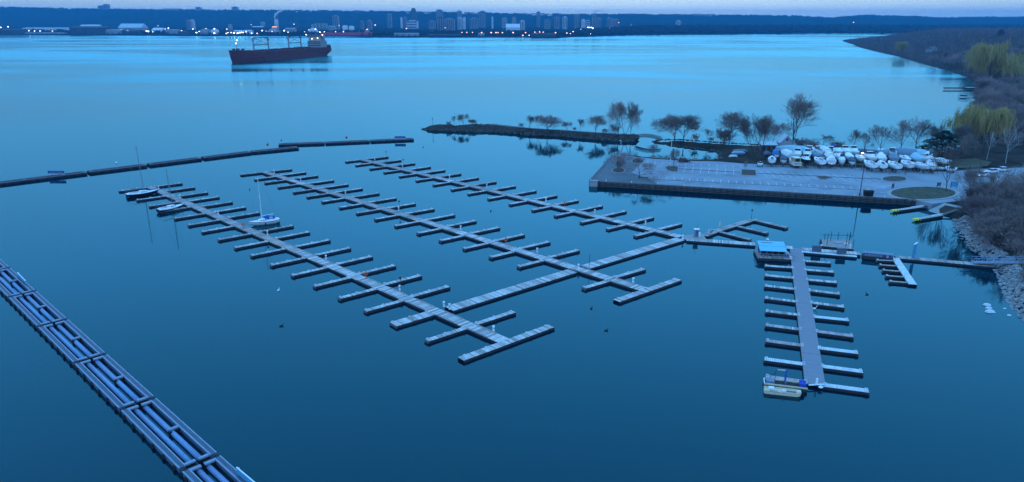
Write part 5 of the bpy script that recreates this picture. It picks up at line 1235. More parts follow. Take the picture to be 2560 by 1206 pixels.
# ochre cabin boat stern
x, y = Z8(540, 592); p = G(x, y, ZL); t = thing('cabin_boat', 'ochre cabin boat seen stern on in the front yard row', 'boat', (p.x, p.y, ZL), .05)
MB().rings([[(-1.3, -2.5, 1.0), (1.3, -2.5, 1.0), (1.25, -2.5, 2.1), (-1.25, -2.5, 2.1)], [(-1.3, 2, 1.0), (1.3, 2, 1.0), (1.35, 2, 2.2), (-1.35, 2, 2.2)], [(-.1, 4.2, 1.9), (.1, 4.2, 1.9), (.2, 4.6, 2.4), (-.2, 4.6, 2.4)]], True, True, True).build('hull', M['offwhite'], t)
MB().box(-1.32, 1.32, -2.55, -2.51, 1.45, 1.95).build('stern_band', M['rust'], t); cb = MB().box(-1.1, 1.1, -1.6, 1.2, 2.15, 3.5).build('cabin', M['rust'], t); MB().box(-.8, .8, -1.66, -1.61, 2.3, 3.2).build('door', M['glass'], cb); MB().box(-1.25, 1.25, -1.9, 1.4, 3.5, 3.6).build('roof', M['white'], t)
for x_ in (-.9, .9): MB().box(x_ - .15, x_ + .15, -1.5, 1.5, 0, 1.0).build('keel_block', M['timber_lt'], t)
# small runabouts and trailer at the right end of the yard
for X, Y, L, ds in ((2120, 632, 5.5, 'low white runabout on a trailer left of the bare tree'), (2215, 648, 4.2, 'small white dinghy on a trailer under the bare tree'), (170, 585, 3.2, 'small white dinghy upright on a rack at the yard entrance')):
    x, y = Z8(X, Y); p = G(x, y, ZL); t = thing('trailer_boat', ds, 'boat', (p.x, p.y, ZL), .35 if X > 1000 else 1.2)
    R = [[(a, b, c + .75) for a, b, c in r] for r in hull_pts(L, 1.9, .6)]; MB().rings(R, False).add(R[0], [tuple(range(7))]).build('hull', M['white'], t, True)
    MB().add([p_ for r in R for p_ in (r[0], r[6])], [(2*i, 2*i+2, 2*i+3, 2*i+1) for i in range(len(R)-1)]).build('deck', M['offwhite'], t); MB().box(-.4, .1, -.7, .7, 1.36, 1.75).build('windshield', M['glass'], t)
    MB().box(-L*.45, L*.6, -.08, .08, .4, .52).build('trailer_beam', M['steel'], t)
    for s_ in (-.8, .8): MB().tube((-.3, s_ - .1, .3), (-.3, s_ + .1, .3), .3, .3, 10).build('wheel', M['black'], t)
# yard hut with gable
a = G(1949, 379, ZL); t = thing('yard_hut', 'grey gabled yard hut with pale roof edges behind the boats', 'hut', (a.x + 2.6, a.y + 2, ZL), -.1)
MB().box(-2.4, 2.4, -2, 3, 0, 3.4).build('wall', M['house_wall'], t); MB().add([(-2.4, -2, 3.4), (2.4, -2, 3.4), (0, -2, 6.0), (-2.4, 3, 3.4), (2.4, 3, 3.4), (0, 3, 6.0)], [(0, 1, 2), (4, 3, 5)]).build('gable', M['house_wall'], t)
for s_ in (-1, 1):
    MB().add([(s_*2.75, -2.4, 3.05), (0, -2.4, 6.05), (0, 3.3, 6.05), (s_*2.75, 3.3, 3.05), (s_*2.75, -2.4, 3.25), (0, -2.4, 6.27), (0, 3.3, 6.27), (s_*2.75, 3.3, 3.25)], [(0, 1, 2, 3), (7, 6, 5, 4), (0, 4, 5, 1), (2, 6, 7, 3), (0, 3, 7, 4)]).build('roof_slope', M['house_roof'], t)
MB().box(-.35, .35, -2.08, -2.001, 4.1, 5.0).build('loft_window', M['glass'], t); MB().box(.6, 1.6, -2.08, -2.001, .1, 2.2).build('door', M['slate'], t)
a = G(1926, 380, ZL); t = thing('lean_to', 'long low shed with pale roof left of the gabled hut', 'shed', (a.x, a.y + 3, ZL), -.08)
MB().box(-3.0, 3.0, -1.5, 1.5, 0, 2.3).build('wall', M['slate'], t); MB().add([(-3.2, -1.9, 2.3), (3.2, -1.9, 2.3), (3.2, 1.8, 3.1), (-3.2, 1.8, 3.1), (-3.2, -1.9, 2.45), (3.2, -1.9, 2.45), (3.2, 1.8, 3.25), (-3.2, 1.8, 3.25)], [(3,2,1,0),(4,5,6,7),(0,1,5,4),(1,2,6,5),(2,3,7,6),(3,0,4,7)]).build('roof', M['house_roof'], t)
for x_ in (-2, 0, 1.8): MB().box(x_ - .6, x_ + .6, -1.56, -1.501, .1, 1.9).build('door', M['timber'], t)
# yard fence: posts and rails
a, b = G(1905, 415, ZL), G(2330, 434, ZL); L_ = (b-a).length; t = thing('yard_fence', 'wire fence between the boat yard and the car park', 'fence', (a.x, a.y, ZL), ang(a, b))
pm_ = MB().tube((0, 0, 0), (0, 0, 1.8), .05, .05, 5).mesh('post', M['fence'])
for i in range(26): link('post', pm_, t, (L_*i/25., 0, 0))
for z in (.5, 1.1, 1.75): MB().tube((0, 0, z), (L_, 0, z), .018 if z < 1.5 else .03, None, 4).build('wire', M['fence'], t)
a, b = G(2126, 417, ZL), G(2161, 419, ZL); L_ = (b-a).length; t = thing('barrier', 'yellow pole barrier at the yard gate', 'barrier', (a.x, a.y, ZL), ang(a, b))
MB().box(0, L_, -.08, .08, .95, 1.12).build('arm', M['rust'], t); MB().box(-.15, .15, -.15, .15, 0, 1.2).build('post', M['black'], t); MB().box(L_ - .1, L_ + .1, -.1, .1, 0, .95).build('rest', M['black'], t)
# lamp posts
def lamp_post(px, py, h, label, arm=1.2, m='black', lit=None, hx=-1):
    p = G(px, py, ZL); t = thing('lamp_post', label, 'lamp post', (p.x, p.y, ZL))
    MB().tube((0, 0, 0), (0, 0, h), .13, .08, 8).build('pole', M[m], t); MB().tube((0, 0, 0), (0, 0, .5), .22, .2, 8).build('base', M[m], t); MB().tube((0, 0, h - .1), (hx*arm, 0, h + .15), .06).build('arm', M[m], t)
    if lit: MB().ball((hx*arm, -.1, h + .1), .42, 8, 5, 1.2, .8, .6).build('lamp_head', M[lit], t)
    else: MB().box(hx*arm - .4, hx*arm + .4, -.2, .2, h + .1, h + .25).build('lamp_head', M[m], t)
    return t
lamp_post(2149, 489, 9.2, 'tall dark lamp pole on the quay edge', .6)
lamp_post(2153.5, 412, 4.0, 'lit pinkish lamp standing among the yard boats', .3, 'timber', 'lamp_pink')
lamp_post(1676, 403, 10.5, 'thin pale lamp pole rising behind the planting island', .8, 'cleat', hx=1)
lamp_post(1551, 386, 5.0, 'thin pale pole at the back left corner of the pier', .3, 'cleat')
lamp_post(2158, 398, 9.0, 'thin dark pole behind the yard boats', .5)
# dumpster, signs, benches
p = G(2170, 491, ZL); t = thing('dumpster', 'black dumpster beside the tall lamp pole', 'dumpster', (p.x, p.y, ZL), -.06)
MB().rings([[(-1.15, -.6, .15), (1.15, -.6, .15), (1.15, .6, .15), (-1.15, .6, .15)], [(-1.25, -.7, 1.6), (1.25, -.7, 1.6), (1.25, .8, 1.6), (-1.25, .8, 1.6)]], True, True, True).build('body', M['black'], t)
MB().box(-1.28, 1.28, -.72, .82, 1.6, 1.7).build('lid', M['black'], t)
for x_ in (-.9, .9):
    for y_ in (-.45, .45): MB().tube((x_, y_ - .05, .08), (x_, y_ + .05, .08), .1).build('wheel', M['black'], t)
def sign(px, py, w_, h_, m, label, z=ZL + .12, rz=0, arch=False):
    p = G(px, py, z); t = thing('sign', label, 'sign', (p.x, p.y, z), rz)
    MB().box(-w_/2, w_/2, -.05, .05, .35, h_).build('panel', M[m], t)
    for s_ in (-1, 1): MB().box(s_*w_/2 - .06, s_*w_/2 + .06, -.07, .07, 0, h_ + .05).build('post', M['timber'], t)
    if arch: MB().add([(w_/2*math.cos(PI*i/10), -.05, h_ + w_/2*.6*math.sin(PI*i/10)) for i in range(11)] + [(w_/2*math.cos(PI*i/10), .05, h_ + w_/2*.6*math.sin(PI*i/10)) for i in range(11)],
                      [tuple(range(11)), tuple(range(21, 10, -1))] + [(i, i + 11, i + 12, i + 1) for i in range(10)]).build('arched_head', M['house_roof'], t)
sign(2231.5, 472, .9, 1.5, 'slate', 'small dark sign at the left tip of the grass oval', rz=.5)
sign(2346, 468, 1.2, 1.4, 'slate', 'dark sign left of the bare tree on the grass oval', rz=.3)
sign(2384, 470, 1.9, 1.9, 'sign_cyan', 'arched blue park sign at the right of the grass oval', arch=True)
for (x, y), lb in (((1633, 397), 'park bench on the pier back edge near the inlet'), ((1738, 402.5), 'park bench near the dark parked car')):
    p = G(x, y, ZL); t = thing('park_bench', lb, 'bench', (p.x, p.y, ZL), -.07)
    MB().box(-.9, .9, -.2, .25, .4, .46).build('seat', M['plank_dark'], t); MB().box(-.9, .9, .25, .3, .55, .95).build('backrest', M['plank_dark'], t)
    for x_ in (-.75, .75): MB().box(x_ - .05, x_ + .05, -.2, .28, 0, .4).build('leg', M['black'], t)
# cars
def car(px, py, rz, paint, label, lit=False, z=ZL, van=False):
    p = G(px, py, z); t = thing('parked_car' if not lit else 'car', label, 'car', (p.x, p.y, z), rz); W_ = .9
    ln = [(-2.2, .35, .75, .84), (-2.1, .3, .95, .88), (-1.0, .28, .98, .9), (.9, .28, .95, .9), (2.0, .3, .8, .86), (2.25, .38, .62, .74)]
    MB().rings([[(x, -w_, z0), (x, -w_, z0 + (z1-z0)*.6), (x, -w_*.93, z1), (x, w_*.93, z1), (x, w_, z0 + (z1-z0)*.6), (x, w_, z0)] for x, z0, z1, w_ in ln], True, True, True).build('body', M[paint], t, False)
    MB().rings([[(-1.9 if not van else -2.1, -.78, .96), (-1.3, -.64, 1.45), (-1.3, .64, 1.45), (-1.9 if not van else -2.1, .78, .96)], [(.2, -.78, .97), (.1, -.66, 1.5), (.1, .66, 1.5), (.2, .78, .97)], [(1.15, -.76, .95), (.55, -.62, 1.42), (.55, .62, 1.42), (1.15, .76, .95)]], False).build('greenhouse', M['glass'], t)
    MB().box(-1.25, .5, -.64, .64, 1.46, 1.52).build('roof', M[paint], t)
    for x in (-1.35, 1.35):
        for s_ in (-1, 1):
            wh = MB().tube((x, s_*.78, .32), (x, s_*.93, .32), .32, .32, 12).build('wheel', M['black'], t); MB().tube((x, s_*.931, .32), (x, s_*.94, .32), .19, .19, 8).build('rim', M['steel_light'], wh)
    for s_ in (-1, 1):
        MB().ball((2.2, s_*.6, .62), .17 if lit else .12, 8, 5, .7, 1.2, .8).build('headlight', M['headlight'] if lit else M['steel_light'], t)
        MB().box(-2.24, -2.16, s_*.6 - .15, s_*.6 + .15, .62, .78).build('tail_light', M['hull_red2'], t)
car(1710, 405.5, .1, 'car_dark', 'dark red car parked alone at the back of the car park')
car(2455, 441, PI + .35, 'car_white', 'white car with lit headlights on the road', True)
car(2478, 433, PI + .2, 'car_white', 'white car close behind the lit car', False)
car(2503, 428.5, PI + .1, 'car_white', 'white van at the right end of the queue on the road', False, van=True)
p = G(2494, 456, ZL); t = thing('tarp_heap', 'pale tarped heap beside the road at right', 'tarp heap', (p.x, p.y, ZL), .2)
MB().rings([[(1.9*math.cos(a_)*k*q.uniform(.85, 1.1), 1.2*math.sin(a_)*k*q.uniform(.85, 1.1), z_) for a_ in [2*PI*i/12 for i in range(12)]] for k, z_ in ((1, 0), (.85, .7), (.5, 1.15), (.1, 1.3))], True, True, True).build('tarp', M['offwhite'], t); MB().box(-.5, .9, -1.4, -.9, 0, .7).build('crate', M['plank_red'], t)
# ------------------------------------------------------------------ trees: prototypes (real limbs and twigs), then copies
def rv(q, s=1.): return Vector((q.uniform(-s, s), q.uniform(-s, s), q.uniform(-s, s)))
def grow(seed, H, trunk_h, limbs, spread, up, kids=(5, 5, 4), droop=0., thick=.027, stems=1, tw=1.0, lean=0.):
    """returns trunk mesh builder and crown mesh builder of a bare tree about H tall"""
    q = random.Random(seed); T, K = MB(), MB()
    def seg(mb, pts, r0, r1, n):
        k = len(pts) - 1
        for i in range(k): mb.tube(pts[i], pts[i+1], r0 + (r1-r0)*i/k, r0 + (r1-r0)*(i+1)/k, n, False)
    def branch(p, d, L, r, lev):
        pts = [p]; dd = d.copy(); m = 4 if lev < 2 else (3 if lev == 2 else 2)
        for i in range(m):
            dd = (dd + rv(q, .22 if lev else .1) + Vector((0, 0, up*(.18 if lev < 3 else .05) - droop*lev*.16))).normalized(); pts.append(pts[-1] + dd*L/m)
        r1 = max(r*.45, thick*.5) if lev < 3 else thick*.35
        seg(T if lev <= 1 else K, pts, r, r1, 6 if lev == 0 else (5 if lev == 1 else 3))
        if lev >= len(kids): return
        nk = kids[lev] + q.randint(-1, 1)
        for i in range(nk):
            u = .28 + .72*(i + q.random())/nk if lev else (trunk_h + (1-trunk_h)*(i + q.random()*.6)/nk); u = min(u, .99)
            j = min(int(u*m), m-1); b = pts[j].lerp(pts[j+1], u*m - j); ax = rv(q).normalized(); side = dd.cross(ax).normalized()
            ca = q.uniform(.55, 1.0)*spread; nd = (pts[j+1]-pts[j]).normalized()*math.cos(ca) + side*math.sin(ca)
            LL = L*(q.uniform(.5, .75) if lev else q.uniform(.75, 1.0))*(1.15 - .4*u if lev else 1.25 - .7*u)
            branch(b, nd, LL, max(r*(1-.45*u)*.55, thick), lev + 1)
        if lev < 2: branch(pts[-1], dd, L*.45, r1, lev + 1)
    for s_ in range(stems):
        a = 2*PI*s_/max(1, stems) + q.random(); o = Vector((math.cos(a), math.sin(a), 0))*(.25 if stems > 1 else 0)
        d0 = (Vector((0, 0, 1)) + (o*q.uniform(.8, 1.8) if stems > 1 else Vector((lean + q.uniform(-.06, .06), q.uniform(-.06, .06), 0)))).normalized()
        branch(o, d0, H*(.62 if stems == 1 else q.uniform(.4, .62)), H*.0135*(1 if stems == 1 else .55), 0)
    return T, K
def fit(T, K, H):
    zm = sorted(v[2] for v in K.v)[int(len(K.v)*.998)]; s = H/zm
    for mb in (T, K): mb.v = [(x*s, y*s, z*s) for x, y, z in mb.v]
PROTO = {}
ASPECT = {'oak': 1.0, 'oak2': 1.15, 'tall': .8, 'tall2': .75, 'vase': .85, 'droop': .85, 'young': .8, 'spread': 1.55, 'shrub': 1.2, 'shrub2': 1.15, 'wood1': .85, 'wood2': .95, 'pale': .7, 'willow': .95, 'willow2': 1.0, 'pine': 1.35, 'spruce': .45}
def proto(key, T, K, H, tm, km):
    fit(T, K, H); xs = sorted(v[0] for v in K.v); wd_ = xs[int(len(xs)*.985)] - xs[int(len(xs)*.015)]; f_ = ASPECT[key]*H/wd_
    for mb in (T, K): mb.v = [(x*f_, y*f_, z) for x, y, z in mb.v]
    PROTO[key] = (T.mesh('trunk', M[tm]), K.mesh('crown', M[km]), H)
proto('oak', *grow(1, 11, .2, 5, .95, .5, (8, 7, 7, 6)), 10, 'bark', 'twig')
proto('oak2', *grow(2, 11, .12, 5, .95, .5, (9, 8, 7, 6)), 10, 'bark', 'twig')
proto('tall', *grow(3, 15, .18, 5, .7, .75, (8, 7, 7, 5)), 15, 'bark', 'twig')
proto('tall2', *grow(14, 15, .2, 5, .75, .7, (8, 7, 7, 5), lean=.05), 15, 'bark', 'twig')
proto('vase', *grow(5, 14, .2, 5, .6, .9, (6, 6, 6, 4), stems=2), 14, 'bark', 'twig_red')
proto('droop', *grow(6, 14, .14, 5, .8, .75, (8, 7, 7, 5), droop=.55), 14, 'bark', 'twig')
proto('young', *grow(7, 6, .2, 4, .8, .6, (7, 6, 5, 4), thick=.02), 6, 'bark', 'twig')
proto('spread', *grow(18, 7, .22, 5, 1.25, .15, (6, 6, 6, 4)), 5.5, 'bark', 'twig')
proto('shrub', *grow(9, 4, .1, 4, .8, .5, (5, 6, 5), stems=6, thick=.022), 4, 'bark', 'twig_red')
proto('shrub2', *grow(10, 4, .1, 4, .9, .4, (6, 6, 5), stems=7, thick=.022), 4, 'bark', 'twig')
proto('wood1', *grow(11, 13, .16, 5, .8, .6, (7, 7, 6, 4), thick=.03), 13, 'bark', 'twig_red')
proto('wood2', *grow(12, 13, .14, 5, .85, .6, (7, 7, 6, 4), thick=.03), 13, 'bark', 'twig')
proto('pale', *grow(13, 12, .45, 4, .8, .6, (5, 4, 4)), 12, 'pale_bark', 'pale_bark')
# willow: limbs plus hanging shoots
def willow(seed):
    T, K0 = grow(seed, 10, .3, 6, .95, .45, (8, 7, 5)); fit(T, K0, 11); q = random.Random(seed); K = MB()
    xs = sorted(v[0] for v in K0.v); f_ = 9.5/(xs[int(len(xs)*.985)] - xs[int(len(xs)*.015)])
    for mb in (T, K0): mb.v = [(x*f_, y*f_, z) for x, y, z in mb.v]
    K.add(K0.v, K0.f); tips = list(K0.v); q.shuffle(tips)
    for p in (tips*3)[:4200]:
        p = Vector(p) + rv(q, .45); L = q.uniform(.6, min(3.6, max(.9, p.z*.45))); o = Vector((p.x, p.y, 0)).normalized()*.3*q.random()
        a, b, c = p, p + o + Vector((0, 0, -L*.4)), p + o*1.2 + Vector((q.uniform(-.15, .15), q.uniform(-.15, .15), -L))
        w_ = Vector((q.uniform(-1, 1), q.uniform(-1, 1), 0)).normalized()*.035
        K.add([a - w_, a + w_, b - w_, b + w_, c], [(0, 1, 3, 2), (2, 3, 4)])
    return T, K
proto('willow', *willow(21), 13, 'bark', 'willow'); proto('willow2', *willow(22), 12, 'bark', 'willow')
def conifer(seed, H, broad):
    q = random.Random(seed); T, K = MB(), MB(); T.tube((0, 0, 0), (0, 0, H*.95), H*.02, .03, 6)
    n = 3800
    for i in range(n):
        u = q.random(); z = H*(.12 + .88*u); R = broad*H*(1-u)**(.55 if broad > .3 else .9)*(.75 + .35*math.sin(z*3.1 + seed)) + .1
        r = R*math.sqrt(q.uniform(.25, 1)); a = q.random()*2*PI; p = Vector((r*math.cos(a), r*math.sin(a), z - r*.12)); s = q.uniform(.22, .5)*H/8
        o = Vector((math.cos(a), math.sin(a), q.uniform(-.2, .5))).normalized(); w_ = o.cross(Vector((0, 0, 1))).normalized()
        K.add([p - w_*s*.5, p + w_*s*.5, p + o*s + Vector((0, 0, .1*s)), p + Vector((0, 0, s*.45))], [(0, 1, 2), (0, 2, 3), (1, 3, 2), (0, 3, 1)])
    for k in range(14):
        a = q.random()*2*PI; z = H*q.uniform(.15, .75); T.tube((0, 0, z), (math.cos(a)*broad*H*.7*(1-z/H), math.sin(a)*broad*H*.7*(1-z/H), z + .1), .06, .02, 4)
    return T, K
proto('pine', *conifer(31, 8, .62), 8, 'bark', 'pine')
def plant(key, p, H, rz, label, cat='tree', group=None, name='bare_tree', sx=1.):
    tr, cr_, h0 = PROTO[key]; s = H/h0; t = thing(name, label, cat, p, rz, group); t.scale = (s*sx, s*sx, s); link('trunk', tr, t); link('crown', cr_, t); return t
def at_px(px, py, hpx, z):
    p = G(px, py, z); d = p.y/math.cos(PITCH)*1.0; rng = (p - Vector((0, 0, CAM_H))).length; return p, hpx*rng/1790.0
TREES = [ # px, py, height px, proto, width factor, label, ground z
    (1121, 315, 12, 'shrub', 1, 'low bare shrub, leftmost on the spit', 1.5), (1136, 313, 23, 'young', .7, 'thin bare sapling near the left end of the spit', 1.7),
    (1158, 313, 27, 'oak', .95, 'small round bare tree near the left end of the spit', 1.7), (1181, 311, 12, 'shrub2', 1.2, 'low shrub where the spit rises', 1.8),
    (1303, 319, 12, 'shrub', 1, 'low bush left of the bare tree cluster on the spit', 1.9), (1324, 322, 33, 'tall', 1.0, 'loose bare tree left of the round willow on the spit', 1.9), (1345, 323, 35, 'vase', .6, 'narrow bare tree touching the round willow on the spit', 1.9),
    (1368, 330, 42, 'oak2', 1.25, 'broad round bare willow in the middle of the spit', 1.8), (1417, 327, 22, 'oak', .9, 'small bare tree right of the round willow', 1.9), (1449, 329, 31, 'tall2', .9, 'upright small bare tree on the spit', 1.9),
    (1436, 327, 9, 'shrub', 1, 'low scrub between two small spit trees', 1.9), (1489, 333, 43, 'oak', 1.05, 'medium bare tree left of the tall pair on the spit', 1.9), (1512, 334, 12, 'shrub2', .8, 'thin shrub left of the tall pair on the spit', 1.9),
    (1545, 338, 85, 'droop', .85, 'left of the tall drooping bare pair on the spit', 1.9), (1563, 338, 82, 'vase', .85, 'right of the tall bare pair on the spit', 1.9), (1577, 338, 64, 'droop', .8, 'lower bare tree at the right end of the spit', 1.9),
    (1535, 338, 30, 'shrub', .8, 'bushy undergrowth below the tall pair', 1.9),
    (1686, 353, 64, 'oak2', 1.15, 'broad bare tree at the causeway bridge', 1.6), (1709, 355, 64, 'oak', 1.05, 'round bare tree right of the causeway bridge', 1.6), (1737, 354, 20, 'shrub', .8, 'low bush on the causeway', 1.6), (1767, 354, 31, 'young', .9, 'small bare tree midway on the causeway', 1.6),
    (1778, 354, 10, 'shrub2', 1, 'small scrub on the causeway', 1.6), (1822, 365, 81, 'oak', .8, 'tall round bare tree at the landward end of the causeway', 1.6), (1808, 362, 38, 'shrub2', .9, 'bushy tree below the causeway tree', 1.6),
    (1885, 391, 95, 'vase', .95, 'leaning many-stemmed bare tree left of the yard hut', 1.5), (1903, 391, 98, 'tall2', .75, 'dark trunked bare tree left of the yard hut', 1.5), (1926, 368, 58, 'vase', .9, 'hazy bare tree behind the low shed', 1.4),
    (1956, 366, 60, 'wood2', .9, 'fine twigged bare tree behind the gabled hut', 1.4), (1981, 366, 120, 'tall', .85, 'tallest bare tree standing above the boat yard', 1.4), (1995, 369, 24, 'shrub', 1.1, 'bush at the foot of the tallest yard tree', 1.4),
    (2010, 370, 20, 'shrub2', 1.3, 'low dark shrub behind the yard boats', 1.4), (2036, 373, 18, 'shrub', 1.2, 'low shrub right of the tallest yard tree', 1.4), (2057, 373, 34, 'spread', .7, 'small spiky bare tree behind the yard boats', 1.4), (2095, 375, 18, 'shrub2', 1.4, 'wide low shrub behind the middle of the yard', 1.4),
    (2130, 377, 48, 'tall2', .8, 'bare tree left of the thin dark pole behind the yard', 1.4), (2160, 379, 44, 'wood2', .8, 'fine bare tree at the thin dark pole', 1.4), (2200, 381, 60, 'wood1', 1.05, 'round bare tree, first of the large group behind the yard', 1.4),
    (2249, 383, 80, 'wood2', .95, 'tall hazy bare tree, second of the large group behind the yard', 1.4), (2287, 384, 72, 'wood1', 1.1, 'broad bare tree, third of the large group behind the yard', 1.4), (2340, 384, 62, 'tall2', .8, 'bare tree rising behind the dark pine', 1.4),
    (2400, 392, 70, 'tall', .8, 'bare tree at the shore right of the pine', 1.6), (2412, 398, 55, 'droop', .8, 'leaning bare tree above the lawn', 2),
    (1545, 428, 42, 'young', 1.1, 'small bare tree in the brown bed at the pier head', 1.75), (1552, 426, 34, 'shrub', .7, 'bushy shrub in the brown bed at the pier head', 1.75), (1556, 416, 38, 'young', 1.2, 'thin bare tree at the pier left edge', 1.6),
    (1598, 445, 42, 'spread', .95, 'low wide spreading bare tree beside the flower bed', 1.7), (1594, 404, 10, 'shrub2', 1.8, 'dense dark round shrub near the pier back edge', 1.7), (1683, 421, 48, 'young', .9, 'bare tree in the half round planting island', 1.8),
    (1633, 399, 38, 'young', 1.0, 'bare tree beside the bench at the inlet', 1.6), (1863, 430, 27, 'young', .5, 'thin sapling in the square planting island', 1.8), (2223, 447, 22, 'young', .35, 'thin sapling, left one in the long oval island', 1.8), (2262, 447, 20, 'young', .35, 'thin sapling, right one in the long oval island', 1.8),
    (2365, 478, 105, 'young', .75, 'bare tree standing on the grass oval', 1.75), (2425, 532, 100, 'tall2', .8, 'bare tree above the launch ramp bank', 1.6), (2467, 400, 60, 'pale', .6, 'pale barked bare tree beside the road', 2), (2514, 408, 75, 'pale', .7, 'tall pale trunked tree right of the white cars', 2.5)]
for px, py, hp, key, sx, lab, z in TREES:
    p, H = at_px(px, py, hp, z); plant(key, p, H, random.uniform(0, 6.28), lab, 'shrub' if 'shrub' in key and hp < 25 else 'tree', 'bare trees and shrubs of the marina', 'bare_tree' if 'shrub' not in key else 'bare_shrub', sx)
p, H = at_px(2353, 390, 54, 1.5); plant('pine', p, H, .4, 'dark green broad pine at the right end of the yard', 'tree', None, 'pine_tree')
for px, py, hp, key, sx, lab in ((2462, 232, 100, 'willow', 1.05, 'large yellow willow leaning over the far shore pier'), (2540, 222, 66, 'willow2', 1.3, 'yellow willow at the right edge behind the large one'), (2456, 384, 100, 'willow', 1.1, 'yellow willow on the shore behind the white cars'),
                                  (2255, 138, 28, 'willow2', .9, 'small pale willow on the distant wooded point')):
    g = G(px, py, 2.); z = max(1.0, lz(g.x, g.y)); p, H = at_px(px, py, hp, z); plant(key, p, H, random.uniform(0, 6), lab, 'tree', 'yellow willows on the right shore', 'willow_tree', sx)
for px, py, hp, lab in ((2475, 285, 26, 'dark evergreen above the near yellow willow'), (2556, 165, 26, 'dark evergreen at the right edge of the wooded slope'), (2205, 84, 12, 'dark evergreen clump on the wooded skyline'), (2500, 92, 14, 'dark evergreen on the distant slope')):
    g = G(px, py, 4.); z = max(1.0, lz(g.x, g.y)); p, H = at_px(px, py, hp, z); plant('pine', p, H, 1., lab, 'tree', 'evergreens in the right wood', 'pine_tree', 1.3 if hp > 20 else 1)

# the wood on the right-hand slope
q = random.Random(77); cand = []
while len(cand) < 20000:
    y = 300 + 1500*q.random()**1.35; x = q.uniform(90, .95*y + 30)
    cand.append((x, y))
ca = np.array(cand); dd_ = sdf(ca[:, 0], ca[:, 1]); zz = land_z(ca[:, 0], ca[:, 1])
pts = [(x, y, d, z) for (x, y), d, z in zip(cand, dd_, zz) if d > 4 and not (y < 330 and x < 190)]
def inside_frame(x, y, z):
    v = Vector((x, y, z - CAM_H)); dpt = v.y*_cp - v.z*_sp; X = CX + F_PX*v.x/dpt; return -40 < X < 3000
pts = [p for p in pts if inside_frame(*p[:2], p[3])]
pts.sort(key=lambda p: p[1]); used = []; grid_ = {}
for x, y, d, z in pts:
    sp_ = 5.0 + y*.0042; k = (int(x/sp_), int(y/sp_))
    if any(abs(x-a) < sp_ and abs(y-b) < sp_ for a, b in grid_.get(k, [])): continue
    for i in (-1, 0, 1):
        for j in (-1, 0, 1): grid_.setdefault((k[0]+i, k[1]+j), []).append((x, y))
    used.append((x, y, z))
inv_ = [p for p in used if (p[0]/p[1]) < .735]; near = inv_[:290]; ns_ = set(near); rest = [p for p in used if p not in ns_]
for x, y, z in near:
    plant(q.choice(['wood1', 'wood2', 'vase', 'tall2', 'wood1', 'wood2', 'droop']), (x, y, z - .1), q.uniform(9, 15), q.uniform(0, 6.28), 'bare grey-brown tree in the dense wood covering the right-hand slope', 'tree', 'bare trees of the wood on the right-hand slope', 'bare_tree', q.uniform(.9, 1.25))
print('wood trees', len(near), len(rest))
mb = MB()
for x, y, z in rest:
    H = q.uniform(9, 15)
    for k in range(34):
        a = q.random()*2*PI; u = q.random(); r = H*.42*math.sqrt(q.random())*(1.15 - .6*abs(u-.4)); c = Vector((x + r*math.cos(a), y + r*math.sin(a), z + H*(.2 + .8*u*(1 - .35*r/(H*.42))))); v1, v2 = rv(q, .95), rv(q, .95)
        mb.add([c - v1*.4, c + v1*.6, c + v2], [(0, 1, 2)])
    mb.tube((x, y, z), (x, y, z + H*.6), .25, .12, 4, False)
o = mb.build('distant_wood', M['twig_far']); o['kind'] = 'stuff'; o['label'] = 'mass of bare trees on the far part of the right-hand slope'; o['category'] = 'woodland'
# undergrowth below the wood and the thicket on the near bank
mb = MB()
for _ in range(3600):
    y = 290 + 500*q.random()**1.5; x = q.uniform(150, .95*y + 10)
    if not inside_frame(x, y, 2): continue
    c = Vector((x, y, 0)); mb.v.append(tuple(c))
xy = np.array([v[:2] for v in mb.v]); sd_, z_ = sdf(xy[:, 0], xy[:, 1]), land_z(xy[:, 0], xy[:, 1]); ug = MB()
for (x, y), d, z in zip(xy, sd_, z_):
    if d < 2 or (y < 330 and x < 200): continue
    for k in range(5):
        a = rv(q, .9); b = Vector((q.uniform(-.8, .8), q.uniform(-.8, .8), q.uniform(.8, 2.6))); c = Vector((x, y, z))+Vector((a.x, a.y, 0))
        ug.add([c - a*.08, c + a*.08, c + b], [(0, 1, 2)])
o = ug.build('undergrowth', M['twig']); o['kind'] = 'stuff'; o['label'] = 'tangled undergrowth beneath the right-hand wood'; o['category'] = 'undergrowth'
k = 0
for _ in range(900):
    px = q.uniform(2385, 2570); py = q.uniform(500, 660); g = G(px, py, 2); d = float(sdf(np.array([g.x]), np.array([g.y]))[0])
    if d < 3.2 or py < 505 + (2440 - px)*.25 or (px > 2430 and 640 < py < 668) or (px < 2425 and py < 545): continue
    if k >= 70: break
    k += 1; z = lz(g.x, g.y); plant(q.choice(['shrub', 'shrub2', 'shrub', 'shrub', 'young']), (g.x, g.y, z - .05), q.uniform(3.2, 7.0), q.uniform(0, 6.28), 'bare shrub in the brown thicket on the near right bank', 'shrub', 'thicket on the near right bank', 'bare_shrub', q.uniform(.8, 1.2))
for i_, (px, py, hp) in enumerate(((2470, 520, 85), (2505, 540, 95), (2545, 560, 110), (2550, 620, 95), (2560, 500, 90))):
    g = G(px, py, 2); z = lz(g.x, g.y); p, H = at_px(px, py, hp, z); plant('wood2', p, H, q.random()*6, f'bare tree in the near right thicket, {["leftmost", "second from left", "tall one behind", "nearest to the gangway", "rightmost"][i_]}', 'tree', 'trees in the near right thicket', 'bare_tree', .9)
